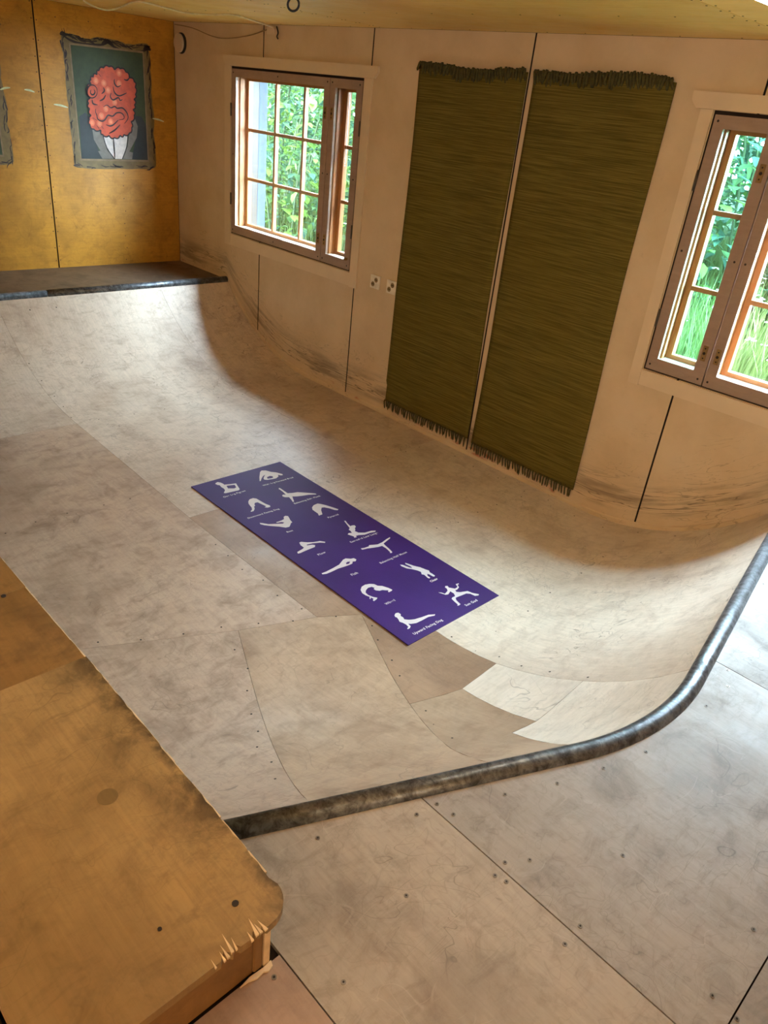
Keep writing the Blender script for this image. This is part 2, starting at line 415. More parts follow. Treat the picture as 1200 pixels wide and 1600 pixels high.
# ------------------------------------------------------------------ shapes measured in the place (metres)
FIGURES = [
    ('One Leg Pigeon', (-3.1181, 2.0346), (-3.1194, 2.1796), [[(-3.2933, 2.0955), (-3.297, 2.1085), (-3.2826, 2.1188), (-3.2642, 2.1228), (-3.2491, 2.1219), (-3.2387, 2.1507), (-3.2279, 2.1867), (-3.1565, 2.1637), (-3.1489, 2.1514), (-3.1582, 2.0712), (-3.1663, 2.0643), (-3.1892, 2.088), (-3.2087, 2.0937), (-3.233, 2.0919), (-3.257, 2.0969), (-3.2661, 2.0887), (-3.2844, 2.0846)], [(-3.2317, 2.1247), (-3.2167, 2.1701), (-3.1858, 2.1602), (-3.1809, 2.1435), (-3.1995, 2.1141)]]),
    ('Wide Leg Forward Bend', (-3.1174, 2.299), (-3.1096, 2.5104), [[(-3.1786, 2.3157), (-3.2188, 2.3424), (-3.2742, 2.3866), (-3.2868, 2.4071), (-3.2758, 2.4283), (-3.2431, 2.4435), (-3.2206, 2.4661), (-3.1846, 2.4835), (-3.1711, 2.4783), (-3.1741, 2.4668), (-3.1898, 2.455), (-3.1711, 2.445), (-3.158, 2.4198), (-3.162, 2.3938), (-3.1701, 2.3615), (-3.1811, 2.3504), (-3.1976, 2.3566), (-3.2178, 2.3769), (-3.2316, 2.3945), (-3.2219, 2.3703), (-3.1985, 2.3421), (-3.1777, 2.3235)], [(-3.1982, 2.3818), (-3.2041, 2.4054), (-3.193, 2.4166), (-3.1755, 2.4115), (-3.1731, 2.3924), (-3.181, 2.3732)]]),
    ('Balancing Side Plank', (-2.848, 2.3159), (-2.842, 2.4994), [[(-3.0514, 2.3597), (-3.0412, 2.3634), (-3.0107, 2.3623), (-2.9724, 2.3617), (-2.9607, 2.386), (-2.9521, 2.4176), (-2.9224, 2.4521), (-2.8838, 2.4942), (-2.872, 2.4915), (-2.8937, 2.4486), (-2.904, 2.4087), (-2.9153, 2.3793), (-2.9274, 2.3603), (-2.9023, 2.3466), (-2.8742, 2.3324), (-2.8732, 2.3223), (-2.8971, 2.3314), (-2.9296, 2.3394), (-2.9421, 2.3199), (-2.9566, 2.315), (-2.971, 2.3221), (-2.9717, 2.3329), (-2.9622, 2.3417), (-2.9924, 2.3485), (-3.0253, 2.3515), (-3.0416, 2.3505)]]),
    ('Downward Facing Dog', (-2.8531, 2.0114), (-2.847, 2.2118), [[(-3.011, 2.1207), (-3.0274, 2.1409), (-3.0291, 2.1643), (-3.0153, 2.177), (-2.9818, 2.1801), (-2.9373, 2.1839), (-2.9098, 2.1926), (-2.896, 2.1861), (-2.8969, 2.1681), (-2.9084, 2.1559), (-2.9131, 2.1709), (-2.9466, 2.1638), (-2.9759, 2.158), (-2.9788, 2.1423), (-2.9657, 2.1288), (-2.9531, 2.126), (-2.9463, 2.1142), (-2.9239, 2.102), (-2.9065, 2.0828), (-2.907, 2.0659), (-2.915, 2.0697), (-2.9232, 2.0841), (-2.9435, 2.0966), (-2.9655, 2.1014), (-2.9901, 2.108)]]),
    ('Boat', (-2.625, 2.0947), (-2.6224, 2.1326), [[(-2.7856, 2.0368), (-2.7761, 2.0461), (-2.7498, 2.0656), (-2.729, 2.1019), (-2.7119, 2.1327), (-2.717, 2.1453), (-2.7293, 2.137), (-2.736, 2.1115), (-2.7433, 2.1108), (-2.7429, 2.1472), (-2.7473, 2.1664), (-2.7668, 2.1785), (-2.7722, 2.1941), (-2.7609, 2.2034), (-2.7439, 2.1976), (-2.7225, 2.1883), (-2.6959, 2.1822), (-2.6931, 2.1711), (-2.6802, 2.1577), (-2.6667, 2.1403), (-2.6709, 2.1191), (-2.699, 2.0969), (-2.7264, 2.0657), (-2.7523, 2.0418), (-2.7728, 2.031)]]),
    ('Pyramid', (-2.6222, 2.3715), (-2.6201, 2.444), [[(-2.7655, 2.3725), (-2.781, 2.3964), (-2.7845, 2.4279), (-2.7663, 2.4418), (-2.738, 2.457), (-2.6986, 2.4724), (-2.6699, 2.4829), (-2.6631, 2.4712), (-2.6743, 2.4595), (-2.7038, 2.4477), (-2.7295, 2.4306), (-2.7352, 2.4162), (-2.7145, 2.3953), (-2.6746, 2.3718), (-2.6736, 2.3466), (-2.6951, 2.3567), (-2.7213, 2.3574), (-2.7438, 2.3587)]]),
    ('Plow', (-2.3612, 2.0891), (-2.3622, 2.1379), [[(-2.5127, 2.0858), (-2.5135, 2.0979), (-2.4921, 2.1206), (-2.4757, 2.1492), (-2.4651, 2.1827), (-2.4445, 2.1997), (-2.4368, 2.1932), (-2.4535, 2.1731), (-2.4697, 2.136), (-2.4764, 2.104), (-2.4688, 2.1021), (-2.46, 2.1282), (-2.4481, 2.1369), (-2.4355, 2.1249), (-2.435, 2.0997), (-2.4344, 2.0665), (-2.4318, 2.028), (-2.4342, 2.0162), (-2.4476, 2.0219), (-2.4547, 2.0581), (-2.4607, 2.0751), (-2.4897, 2.0759)]]),
    ('Extended Low Lunge', (-2.3618, 2.3037), (-2.354, 2.4901), [[(-2.5542, 2.4239), (-2.5495, 2.4309), (-2.5229, 2.4213), (-2.4913, 2.4146), (-2.4936, 2.4258), (-2.4872, 2.4404), (-2.4711, 2.4352), (-2.464, 2.4215), (-2.4484, 2.4112), (-2.4399, 2.4), (-2.4173, 2.4053), (-2.3982, 2.4337), (-2.3928, 2.4751), (-2.3813, 2.4971), (-2.3726, 2.4861), (-2.3809, 2.4548), (-2.3825, 2.4194), (-2.3977, 2.3876), (-2.4006, 2.3739), (-2.3874, 2.3657), (-2.3903, 2.3522), (-2.4016, 2.3586), (-2.4185, 2.3521), (-2.4354, 2.3455), (-2.4423, 2.3587), (-2.4344, 2.3751), (-2.4549, 2.3824), (-2.4683, 2.3816), (-2.4794, 2.3986), (-2.5193, 2.4118)]]),
    ('Balancing Half Moon', (-2.1284, 2.2949), (-2.1269, 2.4811), [[(-2.2924, 2.3087), (-2.2859, 2.3312), (-2.2839, 2.3561), (-2.2917, 2.3668), (-2.2856, 2.3802), (-2.2723, 2.4086), (-2.2739, 2.4422), (-2.2849, 2.4852), (-2.2882, 2.5128), (-2.2798, 2.5066), (-2.2699, 2.4708), (-2.2605, 2.4395), (-2.2423, 2.435), (-2.2073, 2.4289), (-2.1768, 2.4213), (-2.1705, 2.4133), (-2.174, 2.4039), (-2.1836, 2.4114), (-2.2203, 2.4185), (-2.2481, 2.4176), (-2.2521, 2.394), (-2.2616, 2.3668), (-2.273, 2.3371), (-2.2787, 2.3069)]]),
    ('Fish', (-2.1312, 2.1064), (-2.1299, 2.1466), [[(-2.232, 2.0006), (-2.2306, 2.0257), (-2.235, 2.0737), (-2.2413, 2.1201), (-2.2638, 2.1645), (-2.2654, 2.1827), (-2.249, 2.2023), (-2.2434, 2.2187), (-2.2277, 2.2209), (-2.2176, 2.2067), (-2.2242, 2.1931), (-2.2114, 2.1792), (-2.2107, 2.1601), (-2.2131, 2.1288), (-2.2173, 2.0913), (-2.2147, 2.0484), (-2.2153, 2.0169), (-2.2225, 1.9991)], [(-2.233, 2.1562), (-2.237, 2.1706), (-2.2315, 2.1826), (-2.2201, 2.1667), (-2.2221, 2.1517)]]),
    ('Wheel', (-1.8637, 2.0783), (-1.8622, 2.1368), [[(-2.02, 2.0611), (-2.0364, 2.0827), (-2.0403, 2.1076), (-2.0323, 2.1303), (-2.0178, 2.1471), (-1.9988, 2.151), (-1.9843, 2.1678), (-1.9564, 2.1806), (-1.9343, 2.1855), (-1.9295, 2.1773), (-1.9294, 2.1588), (-1.9351, 2.1582), (-1.9415, 2.1679), (-1.9496, 2.1565), (-1.9604, 2.145), (-1.963, 2.1302), (-1.9771, 2.1177), (-1.9906, 2.1174), (-1.994, 2.1275), (-2.0089, 2.1216), (-2.0124, 2.1016), (-2.0038, 2.0801), (-1.9902, 2.066), (-1.9688, 2.0632), (-1.9452, 2.0709), (-1.9287, 2.0833), (-1.9224, 2.0741), (-1.9182, 2.0515), (-1.9272, 2.0532), (-1.9327, 2.0634), (-1.9476, 2.0604), (-1.9382, 2.0484), (-1.9473, 2.0501), (-1.9536, 2.0592), (-1.9745, 2.0516), (-1.9961, 2.0504)]]),
    ('Chair', (-1.8688, 2.3852), (-1.8675, 2.4344), [[(-2.0676, 2.3694), (-2.0574, 2.3799), (-2.0282, 2.3882), (-2.0098, 2.398), (-2.0239, 2.4028), (-2.0549, 2.3962), (-2.0651, 2.4027), (-2.0525, 2.4081), (-2.0213, 2.4192), (-1.9917, 2.4366), (-1.9627, 2.4448), (-1.9464, 2.4516), (-1.9321, 2.4432), (-1.917, 2.4444), (-1.8979, 2.4432), (-1.8938, 2.433), (-1.9024, 2.4288), (-1.9198, 2.4282), (-1.9317, 2.4235), (-1.9175, 2.4113), (-1.9005, 2.4114), (-1.8964, 2.4013), (-1.9066, 2.3988), (-1.9336, 2.4045), (-1.9445, 2.3969), (-1.9613, 2.4097), (-1.9793, 2.4045), (-2.0031, 2.391), (-2.0236, 2.3741), (-2.0526, 2.3657)]]),
    ('Sun God', (-1.6367, 2.3763), (-1.6334, 2.4562), [[(-1.7907, 2.3501), (-1.7795, 2.3622), (-1.7641, 2.3689), (-1.7729, 2.3976), (-1.7869, 2.4083), (-1.8002, 2.4087), (-1.8067, 2.4188), (-1.8002, 2.4279), (-1.7873, 2.4231), (-1.7747, 2.4332), (-1.7641, 2.4405), (-1.7655, 2.4616), (-1.7876, 2.473), (-1.7837, 2.4902), (-1.7783, 2.486), (-1.7799, 2.476), (-1.7601, 2.4653), (-1.7523, 2.4418), (-1.7558, 2.4331), (-1.7423, 2.4256), (-1.7295, 2.44), (-1.7144, 2.4763), (-1.6908, 2.4831), (-1.6644, 2.5013), (-1.6602, 2.4923), (-1.6672, 2.475), (-1.6921, 2.4699), (-1.705, 2.4555), (-1.7081, 2.4251), (-1.7103, 2.4036), (-1.712, 2.3865), (-1.6972, 2.3744), (-1.6755, 2.3686), (-1.6639, 2.3668), (-1.6614, 2.3526), (-1.6645, 2.3448), (-1.6707, 2.3538), (-1.6956, 2.3585), (-1.7175, 2.3642), (-1.7229, 2.3749), (-1.7219, 2.3947), (-1.7403, 2.406), (-1.7624, 2.405), (-1.7517, 2.3788), (-1.7563, 2.3649), (-1.775, 2.3573)]]),
    ('Upward Facing Dog', (-1.6341, 2.0264), (-1.6288, 2.2061), [[(-1.7853, 2.0537), (-1.7935, 2.0692), (-1.7892, 2.0819), (-1.7739, 2.0829), (-1.7661, 2.0735), (-1.7506, 2.0749), (-1.7381, 2.0691), (-1.7229, 2.0834), (-1.7114, 2.1058), (-1.7027, 2.1443), (-1.6971, 2.1822), (-1.681, 2.2111), (-1.6756, 2.2017), (-1.6861, 2.1705), (-1.6854, 2.1349), (-1.687, 2.0935), (-1.6971, 2.0699), (-1.7055, 2.0616), (-1.6857, 2.0566), (-1.6784, 2.0442), (-1.6787, 2.0311), (-1.6854, 2.0346), (-1.6873, 2.0448), (-1.7054, 2.0489), (-1.7237, 2.0463), (-1.738, 2.0397), (-1.7537, 2.0476), (-1.7673, 2.0519), (-1.7747, 2.0483)]]),
]
FRAME_OUTER = [(2.786, 2.2), (2.811, 2.207), (2.846, 2.204), (2.885, 2.206), (2.944, 2.189), (3.002, 2.187), (3.048, 2.207), (3.093, 2.21), (3.126, 2.206), (3.183, 2.208), (3.243, 2.203), (3.289, 2.192), (3.36, 2.194), (3.433, 2.212), (3.481, 2.211), (3.483, 2.179), (3.499, 2.097), (3.489, 2.05), (3.5, 1.952), (3.492, 1.871), (3.5, 1.784), (3.512, 1.681), (3.498, 1.575), (3.51, 1.469), (3.511, 1.324), (3.484, 1.302), (3.346, 1.295), (3.179, 1.294), (2.977, 1.286), (2.86, 1.29), (2.796, 1.299), (2.796, 1.373), (2.794, 1.507), (2.789, 1.637), (2.791, 1.733), (2.786, 1.828), (2.792, 1.982), (2.787, 2.073), (2.775, 2.131)]
CANVAS = [(2.846, 2.136), (3.43, 2.144), (3.435, 1.366), (2.859, 1.359)]
COAT_L = [(2.869, 1.661), (2.92, 1.691), (2.969, 1.641), (2.963, 1.575), (3.004, 1.428), (3.038, 1.363), (2.86, 1.359)]
COAT_R = [(3.329, 1.697), (3.394, 1.691), (3.431, 1.635), (3.434, 1.367), (3.291, 1.367), (3.303, 1.419), (3.356, 1.603)]
LAPEL_L = [(2.964, 1.588), (3.039, 1.559), (3.076, 1.431), (3.135, 1.366), (3.031, 1.364), (3.0, 1.418), (3.02, 1.422), (2.972, 1.502)]
LAPEL_R = [(3.309, 1.648), (3.332, 1.68), (3.357, 1.617), (3.343, 1.533), (3.27, 1.425), (3.303, 1.419), (3.291, 1.367), (3.204, 1.366), (3.256, 1.459), (3.279, 1.564)]
SHIRT = [(3.049, 1.539), (3.266, 1.557), (3.248, 1.459), (3.204, 1.367), (3.135, 1.366), (3.077, 1.445)]
BRAIN = [(3.138, 2.022), (3.183, 2.008), (3.23, 2.019), (3.276, 2.001), (3.305, 1.964), (3.344, 1.939), (3.351, 1.9), (3.35, 1.847), (3.336, 1.812), (3.337, 1.772), (3.323, 1.737), (3.329, 1.697), (3.301, 1.648), (3.302, 1.607), (3.279, 1.564), (3.229, 1.548), (3.196, 1.54), (3.147, 1.523), (3.1, 1.535), (3.045, 1.542), (3.032, 1.572), (2.978, 1.576), (2.947, 1.607), (2.946, 1.647), (2.96, 1.674), (2.953, 1.719), (2.949, 1.757), (2.963, 1.794), (2.944, 1.828), (2.951, 1.866), (2.979, 1.891), (2.982, 1.919), (3.003, 1.943), (3.034, 1.962), (3.052, 1.989), (3.091, 2.011)]
BRAIN_LINES = [[(3.178, 1.943), (3.173, 1.924), (3.179, 1.905), (3.198, 1.89), (3.23, 1.903)], [(3.162, 1.89), (3.164, 1.865), (3.178, 1.84), (3.209, 1.828), (3.249, 1.842), (3.274, 1.854)], [(3.08, 1.877), (3.086, 1.852), (3.061, 1.83)], [(3.042, 1.78), (3.074, 1.796), (3.096, 1.827)], [(3.069, 1.74), (3.101, 1.755), (3.131, 1.738), (3.164, 1.75), (3.186, 1.738), (3.227, 1.744), (3.257, 1.723), (3.273, 1.694), (3.27, 1.666), (3.239, 1.631)], [(3.006, 1.723), (3.001, 1.703), (3.01, 1.677), (3.016, 1.651), (3.045, 1.638), (3.073, 1.648), (3.104, 1.683), (3.142, 1.679), (3.176, 1.704), (3.216, 1.707), (3.24, 1.685), (3.233, 1.664), (3.196, 1.657)], [(3.082, 1.615), (3.113, 1.607), (3.146, 1.619), (3.188, 1.655)], [(3.101, 1.552), (3.151, 1.578), (3.202, 1.622)], [(2.981, 1.786), (2.986, 1.757), (3.024, 1.75)], [(3.143, 1.843), (3.133, 1.817), (3.155, 1.795), (3.2, 1.815), (3.214, 1.796), (3.235, 1.805)], [(3.257, 1.947), (3.284, 1.943), (3.305, 1.964)], [(3.004, 1.604), (3.021, 1.581)], [(3.042, 1.603), (3.056, 1.583)], [(2.974, 1.658), (3.007, 1.64)], [(3.046, 1.969), (3.067, 1.949)], [(3.137, 1.523), (3.138, 1.447), (3.139, 1.366)], [(3.028, 1.844), (3.023, 1.825), (3.011, 1.809), (2.995, 1.799), (2.978, 1.795), (2.962, 1.8), (2.95, 1.811), (2.945, 1.828), (2.947, 1.846), (2.955, 1.864), (2.969, 1.878), (2.986, 1.885), (3.003, 1.884), (3.017, 1.876), (3.026, 1.862), (3.028, 1.844)], [(3.001, 1.855), (3.007, 1.847), (3.008, 1.837), (3.003, 1.827), (2.994, 1.82), (2.984, 1.818), (2.976, 1.823), (2.972, 1.831), (2.973, 1.842), (2.979, 1.851)]]
BRAIN_LIGHTS = [(3.087, 1.906), (3.118, 1.861), (3.049, 1.676), (3.088, 1.728), (3.124, 1.637), (3.22, 1.986), (3.023, 1.917), (3.215, 1.914), (2.967, 1.622), (3.028, 1.618), (3.166, 1.78)]
DECK_SCREWS = [(-0.823, 0.786), (-0.724, 1.01), (-0.714, 1.071), (-0.668, 1.08), (-0.625, 1.227), (-0.561, 1.363), (-0.511, 1.506), (-0.467, 1.653), (-0.505, 1.074), (-0.472, 1.124), (-0.499, 1.03), (-0.473, 1.038), (-0.306, 1.079), (-0.305, 1.02), (-0.337, 1.307), (-0.593, 0.842), (-0.545, 0.622), (-0.05, 1.162), (-0.052, 1.37), (0.002, 1.157), (-0.638, 0.527), (-0.443, 1.973), (-0.439, 2.119), (-0.475, 2.198), (-0.615, 2.838), (-0.558, 2.635)]
STROKES = [(2.297, 1.796), (2.37, 1.815), (2.47, 1.811), (2.543, 1.8), (2.678, 1.729), (2.785, 1.715), (3.494, 1.684), (3.599, 1.666)]

# ------------------------------------------------------------------ dimensions (metres, ramp bottom at z = 0)
FILL_GLOW = 12.0
WY, BX, CZ, DZ = 3.716, -6.42, 2.395, 0.525        # window wall, back wall, ceiling, platform height
FX, LY = 2.2, -2.45                                 # front and left walls, behind the camera

# plan of the bent front coping, and the height of the ramp surface
_A, _I, _Bp = Vector((-1.116, 0.30)), Vector((-0.4665, 1.7646)), Vector((-0.8245, WY))
_t1 = (_I-_A).normalized(); _t2 = (_Bp-_I).normalized(); _T = 0.30
_R = _T / math.tan(math.acos(_t1.dot(_t2))/2)
_p1 = _I-_t1*_T; _p2 = _I+_t2*_T; _c = _p1 + Vector((-_t1.y, _t1.x))*_R
_a0 = math.atan2(_p1.y-_c.y, _p1.x-_c.x); _a1 = math.atan2(_p2.y-_c.y, _p2.x-_c.x)
COPE = [_A, _A.lerp(_p1, 0.93)] + [_c + _R*Vector((math.cos(_a0+(_a1-_a0)*k/14), math.sin(_a0+(_a1-_a0)*k/14))) for k in range(15)] + [_p2.lerp(_Bp, 0.06), _Bp]
def cope_x(y):
    for a, b in zip(COPE[:-1], COPE[1:]):
        if a.y <= y <= b.y: return a.x + (b.x-a.x)*(y-a.y)/(b.y-a.y)
    return COPE[0].x if y < COPE[0].y else COPE[-1].x
def cope_dist(x, y):
    p = Vector((x, y)); best = 9.0
    for a, b in zip(COPE[:-1], COPE[1:]):
        e = b-a; t = max(0, min(1, (p-a).dot(e)/e.dot(e)))
        best = min(best, (p-a-e*t).length)
    return best
BS, BR, BRUN = -4.45, 1.63, 1.205                   # back transition: start, radius, run
RF, DB = 1.34, 1.064                                # front transition: radius, run
def H(x, y):
    z = 0.0
    if x < BS:
        r = min(BS-x, BRUN); z = BR-math.sqrt(BR*BR-r*r)
    d = cope_dist(x, y)
    if x > cope_x(y): d = 0.0
    if d < DB: z = RF-math.sqrt(RF*RF-(DB-d)**2)
    return z
def cope_pts(y0, y1, off=0.0):
    """points on the coping plan from y0 to y1, shifted in x by off"""
    ys = [y0] + [p.y for p in COPE if min(y0, y1)+0.01 < p.y < max(y0, y1)-0.01] + [y1]
    ys = sorted(ys, reverse=y0 > y1)
    return [(cope_x(y)+off, y) for y in ys]

def sheet(name, poly, mat, parent, zf=None, th=0.012, gap=0.0016, step=0.09):
    """one plywood sheet: plan polygon laid on height zf(x, y), own edges and thickness"""
    n = len(poly); pts = [Vector(p) for p in poly]
    area = sum(pts[i].x*pts[(i+1) % n].y-pts[(i+1) % n].x*pts[i].y for i in range(n))
    if area < 0: pts.reverse()
    ins = []
    for i in range(n):
        a, b, c = pts[i-1], pts[i], pts[(i+1) % n]
        n1 = Vector((-(b-a).y, (b-a).x)).normalized(); n2 = Vector((-(c-b).y, (c-b).x)).normalized()
        k = (n1+n2)
        k = k/max(0.4, k.dot(n1)) if k.length > 0.01 else n1
        ins.append(b + k*gap)
    bm = bmesh.new()
    bm.faces.new([bm.verts.new((p.x, p.y, 0)) for p in ins])
    if zf is not None and not isinstance(zf, (int, float)):
        xs = [p.x for p in ins]; ys = [p.y for p in ins]
        for lo, hi, nv in ((min(xs), max(xs), (1, 0, 0)), (min(ys), max(ys), (0, 1, 0))):
            k = lo + step
            while k < hi-0.01:
                bmesh.ops.bisect_plane(bm, geom=bm.verts[:]+bm.edges[:]+bm.faces[:], plane_co=(nv[0]*k, nv[1]*k, 0), plane_no=nv)
                k += step
    for v in bm.verts:
        v.co.z = zf if isinstance(zf, (int, float)) else zf(v.co.x, v.co.y)
    r = bmesh.ops.extrude_face_region(bm, geom=bm.faces[:])
    for v in r['geom']:
        if isinstance(v, bmesh.types.BMVert): v.co.z -= th
    bmesh.ops.recalc_face_normals(bm, faces=bm.faces)
    for e in bm.edges:
        e.smooth = len(e.link_faces) == 2 and e.calc_face_angle(3.0) < 0.6
    o = child(name, bm, mat, parent, not isinstance(zf, (int, float)))
    return o

# ------------------------------------------------------------------ floor, platforms
floor = obj('floor', B(BX-0.3, FX+0.3, LY-0.3, WY+0.02, -0.12, -0.06), M['dark_gap'])
tag(floor, 'worn plywood platform floor in front of the ramp, screwed down in large sheets', 'floor', kind='structure')
deck_edge = 0.006
# joists and sub-deck under the near platform
bm = prism(cope_pts(0.56, WY, 0.02) + [(FX, WY), (FX, LY), (-0.70, LY), (-0.70, 0.56)], DZ-0.04, DZ-0.0125, 'z')
child('sub_deck', bm, M['dark_gap'], floor)
bm = B(BX, -0.67, LY, 0.12, DZ-0.04, DZ-0.0125); child('sub_deck', bm, M['dark_gap'], floor)
deck = [
    ('deck', cope_pts(0.562, 1.055, deck_edge) + [(1.6, 1.055), (1.6, 0.562)]),
    ('deck_grey', cope_pts(1.055, 2.21, deck_edge) + [(-0.012, 2.21), (-0.004, 1.055)]),
    ('deck_grey', cope_pts(2.21, WY-0.002, deck_edge) + [(0.0, WY-0.002), (-0.012, 2.21)]),
    ('deck_grey', [(-0.004, 1.055), (-0.012, 2.21), (1.25, 2.21), (1.25, 1.055)]),
    ('deck_grey', [(-0.012, 2.21), (0.0, WY-0.002), (1.25, WY-0.002), (1.25, 2.21)]),
    ('deck', [(1.25, 1.055), (1.25, WY-0.002), (FX, WY-0.002), (FX, 1.055)]),
    ('deck', [(1.6, 0.562), (1.6, 1.055), (FX, 1.055), (FX, 0.562)]),
    ('deck_brown', [(-0.6675, 0.562), (0.56, 0.562), (0.56, -0.66), (-0.6675, -0.66)]),
    ('deck_brown', [(0.56, 0.562), (FX, 0.562), (FX, -0.66), (0.56, -0.66)]),
    ('deck_brown', [(-0.6675, -0.66), (FX, -0.66), (FX, LY), (-0.655, LY)]),
    ('orange_floor', [(-0.655, 0.11), (-0.655, -1.11), (-3.1, -1.11), (-3.1, 0.11)]),
    ('orange_floor', [(-3.1, 0.11), (-3.1, -1.11), (-5.54, -1.11), (-5.54, 0.11)]),
    ('orange_floor', [(-0.655, -1.11), (-0.655, LY), (-3.1, LY), (-3.1, -1.11)]),
    ('orange_floor', [(-3.1, -1.11), (-3.1, LY), (BX, LY), (BX, -1.11)]),
]
for m, poly in deck:
    sheet('plywood_sheet', poly, M[m], floor, DZ)
screw_me = None
for (sx, sy) in DECK_SCREWS:
    if screw_me is None:
        bm = bmesh.new(); disc(bm, (0, 0, 0), 0.0052, 'z', 0.002, 12)
        disc(bm, (0, 0, 0.0008), 0.0022, 'z', 0.002, 8)
        o = child('screw', bm, M['screw'], floor); screw_me = o.data
        screw_me.materials.append(M['screw_hole'])
        for i, p in enumerate(screw_me.polygons): p.material_index = 1 if i >= 14 else 0
    else:
        o = obj('screw', screw_me, None, floor)
    o.location = (sx, sy, DZ+0.0004)

# ------------------------------------------------------------------ the ramp
ramp = empty('skate_ramp', (-3.0, 2.1, 0))
tag(ramp, 'plywood mini ramp with curved ends, scuffed sheets and steel pipe coping', 'skate ramp')
y0 = 0.54
# dark framing just below the sheets (shows in the joints)
sheet('ramp_framing', cope_pts(y0, WY-0.001, 0.0) + [(-5.655, WY-0.001), (-5.655, y0)], M['dark_gap'], ramp,
      lambda x, y: H(x, y)-0.0125, th=0.03, gap=0.0, step=0.10)
S3A, S3B, S3C = (-1.884, 1.945), (-1.328, 1.682), (-0.998, 1.517)
c3 = (cope_x(1.385), 1.385); c2 = (cope_x(0.868), 0.868)
sheets = [
    ('ramp', [(-5.655, y0), (-4.47, y0), (-4.47, 1.814), (-5.655, 1.80)]),
    ('ramp', [(-5.655, 1.80), (-4.47, 1.814), (-3.04, 1.772), (-3.03, 2.6), (-3.045, 3.06), (-5.655, 3.07)]),
    ('ramp', [(-5.655, 3.07), (-3.045, 3.06), (-3.07, WY-0.002), (-5.655, WY-0.002)]),
    ('ramp_mid', [(-4.47, y0), (-2.535, y0), (-2.109, 1.445), (-1.985, 1.772), (-3.04, 1.772), (-4.47, 1.814)]),
    ('ramp_dark', [(-3.04, 1.772), (-1.985, 1.772), S3A, S3B, (-1.261, 1.908), (-1.269, 2.13), (-3.035, 2.13)]),
    ('ramp_pale', [(-3.035, 2.13), (-1.269, 2.13), (-0.904, 2.15)] + cope_pts(2.15, WY-0.002) + [(-3.07, WY-0.002), (-3.045, 3.06), (-3.03, 2.6)]),
    ('ramp_mid', [(-2.535, y0), (-2.109, 1.445), c2] + cope_pts(0.868, y0)[1:]),
    ('ramp_brown', [(-2.109, 1.445), (-1.985, 1.772), S3A, S3B, S3C, c3] + cope_pts(1.385, 0.868)[1:]),
    ('ramp_light', [(-1.261, 1.908), (-1.269, 2.13), (-0.904, 2.15), (-0.899, 1.853)]),
    ('ramp_brown', [S3B, (-1.261, 1.908), (-0.899, 1.853), (-0.92, 1.742), (cope_x(1.63), 1.63)] + cope_pts(1.63, 1.385)[1:] + [S3C]),
    ('ramp_light', [(-0.92, 1.742), (-0.899, 1.853), (-0.904, 2.15)] + cope_pts(2.15, 1.63)),
]
for m, poly in sheets:
    sheet('plywood_sheet', poly, M[m], ramp, H, gap=0.0007)
# back platform
sheet('platform_sheet', [(BX, 0.12), (-5.66, 0.12), (-5.66, WY-0.002), (BX, WY-0.002)], M['platform'], ramp, DZ)
child('platform_framing', B(BX, -5.68, 0.12, WY-0.001, DZ-0.06, DZ-0.0125), M['dark_gap'], ramp)
# steel copings
path = [(x, y, DZ-0.004) for x, y in cope_pts(0.548, WY-0.004)]
bm = tube(bmesh.new(), path, 0.029, 16)
tag(child('coping', bm, M['coping'], ramp, True), 'bent front coping, worn dark steel pipe')
for ya, yb in ((0.12, 2.165), (2.17, WY-0.004)):
    bm = tube(bmesh.new(), [(-5.652, ya, DZ-0.004), (-5.652, yb, DZ-0.004)], 0.029, 16)
    tag(child('coping', bm, M['coping'], ramp, True), 'straight back coping, worn dark steel pipe')
# countersunk screws dotted along the joints of the ramp
bm = bmesh.new()
def dots(a, b, n, jit=0.02):
    for k in range(n):
        t = (k+0.5)/n; x = a[0]+(b[0]-a[0])*t+rnd.uniform(-jit, jit); y = a[1]+(b[1]-a[1])*t+rnd.uniform(-jit, jit)
        z = H(x, y)+0.0006; q = [bm.verts.new((x+0.0045*math.cos(i*math.pi/3), y+0.0045*math.sin(i*math.pi/3), z)) for i in range(6)]
        q = [v for v in q]
        for v in q: v.co.z = H(v.co.x, v.co.y)+0.0008
        bm.faces.new(q)
for a, b, n in (((-2.4, 0.9), (-1.9, 1.9), 7), ((-2.05, 1.4), (-1.1, 0.93), 9), ((-1.85, 1.97), (-1.0, 1.55), 8), ((-1.6, 2.16), (-0.6, 2.18), 8),
                ((-3.0, 2.65), (-3.05, 3.6), 6), ((-2.8, 1.73), (-2.0, 1.74), 6), ((-4.45, 1.85), (-4.42, 3.6), 8), ((-5.4, 1.82), (-4.5, 1.84), 6),
                ((-5.58, 1.9), (-5.58, 3.6), 9), ((-2.2, 2.7), (-2.2, 3.6), 5), ((-2.9, 3.62), (-1.0, 3.62), 10), ((-1.4, 2.2), (-1.5, 3.6), 6), ((-2.3, 0.7), (-1.2, 0.7), 6), ((-3.4, 0.9), (-3.4, 1.7), 5)):
    dots(a, b, n)
tag(child('screw_heads', bm, M['screw_hole'], ramp), kind='stuff')

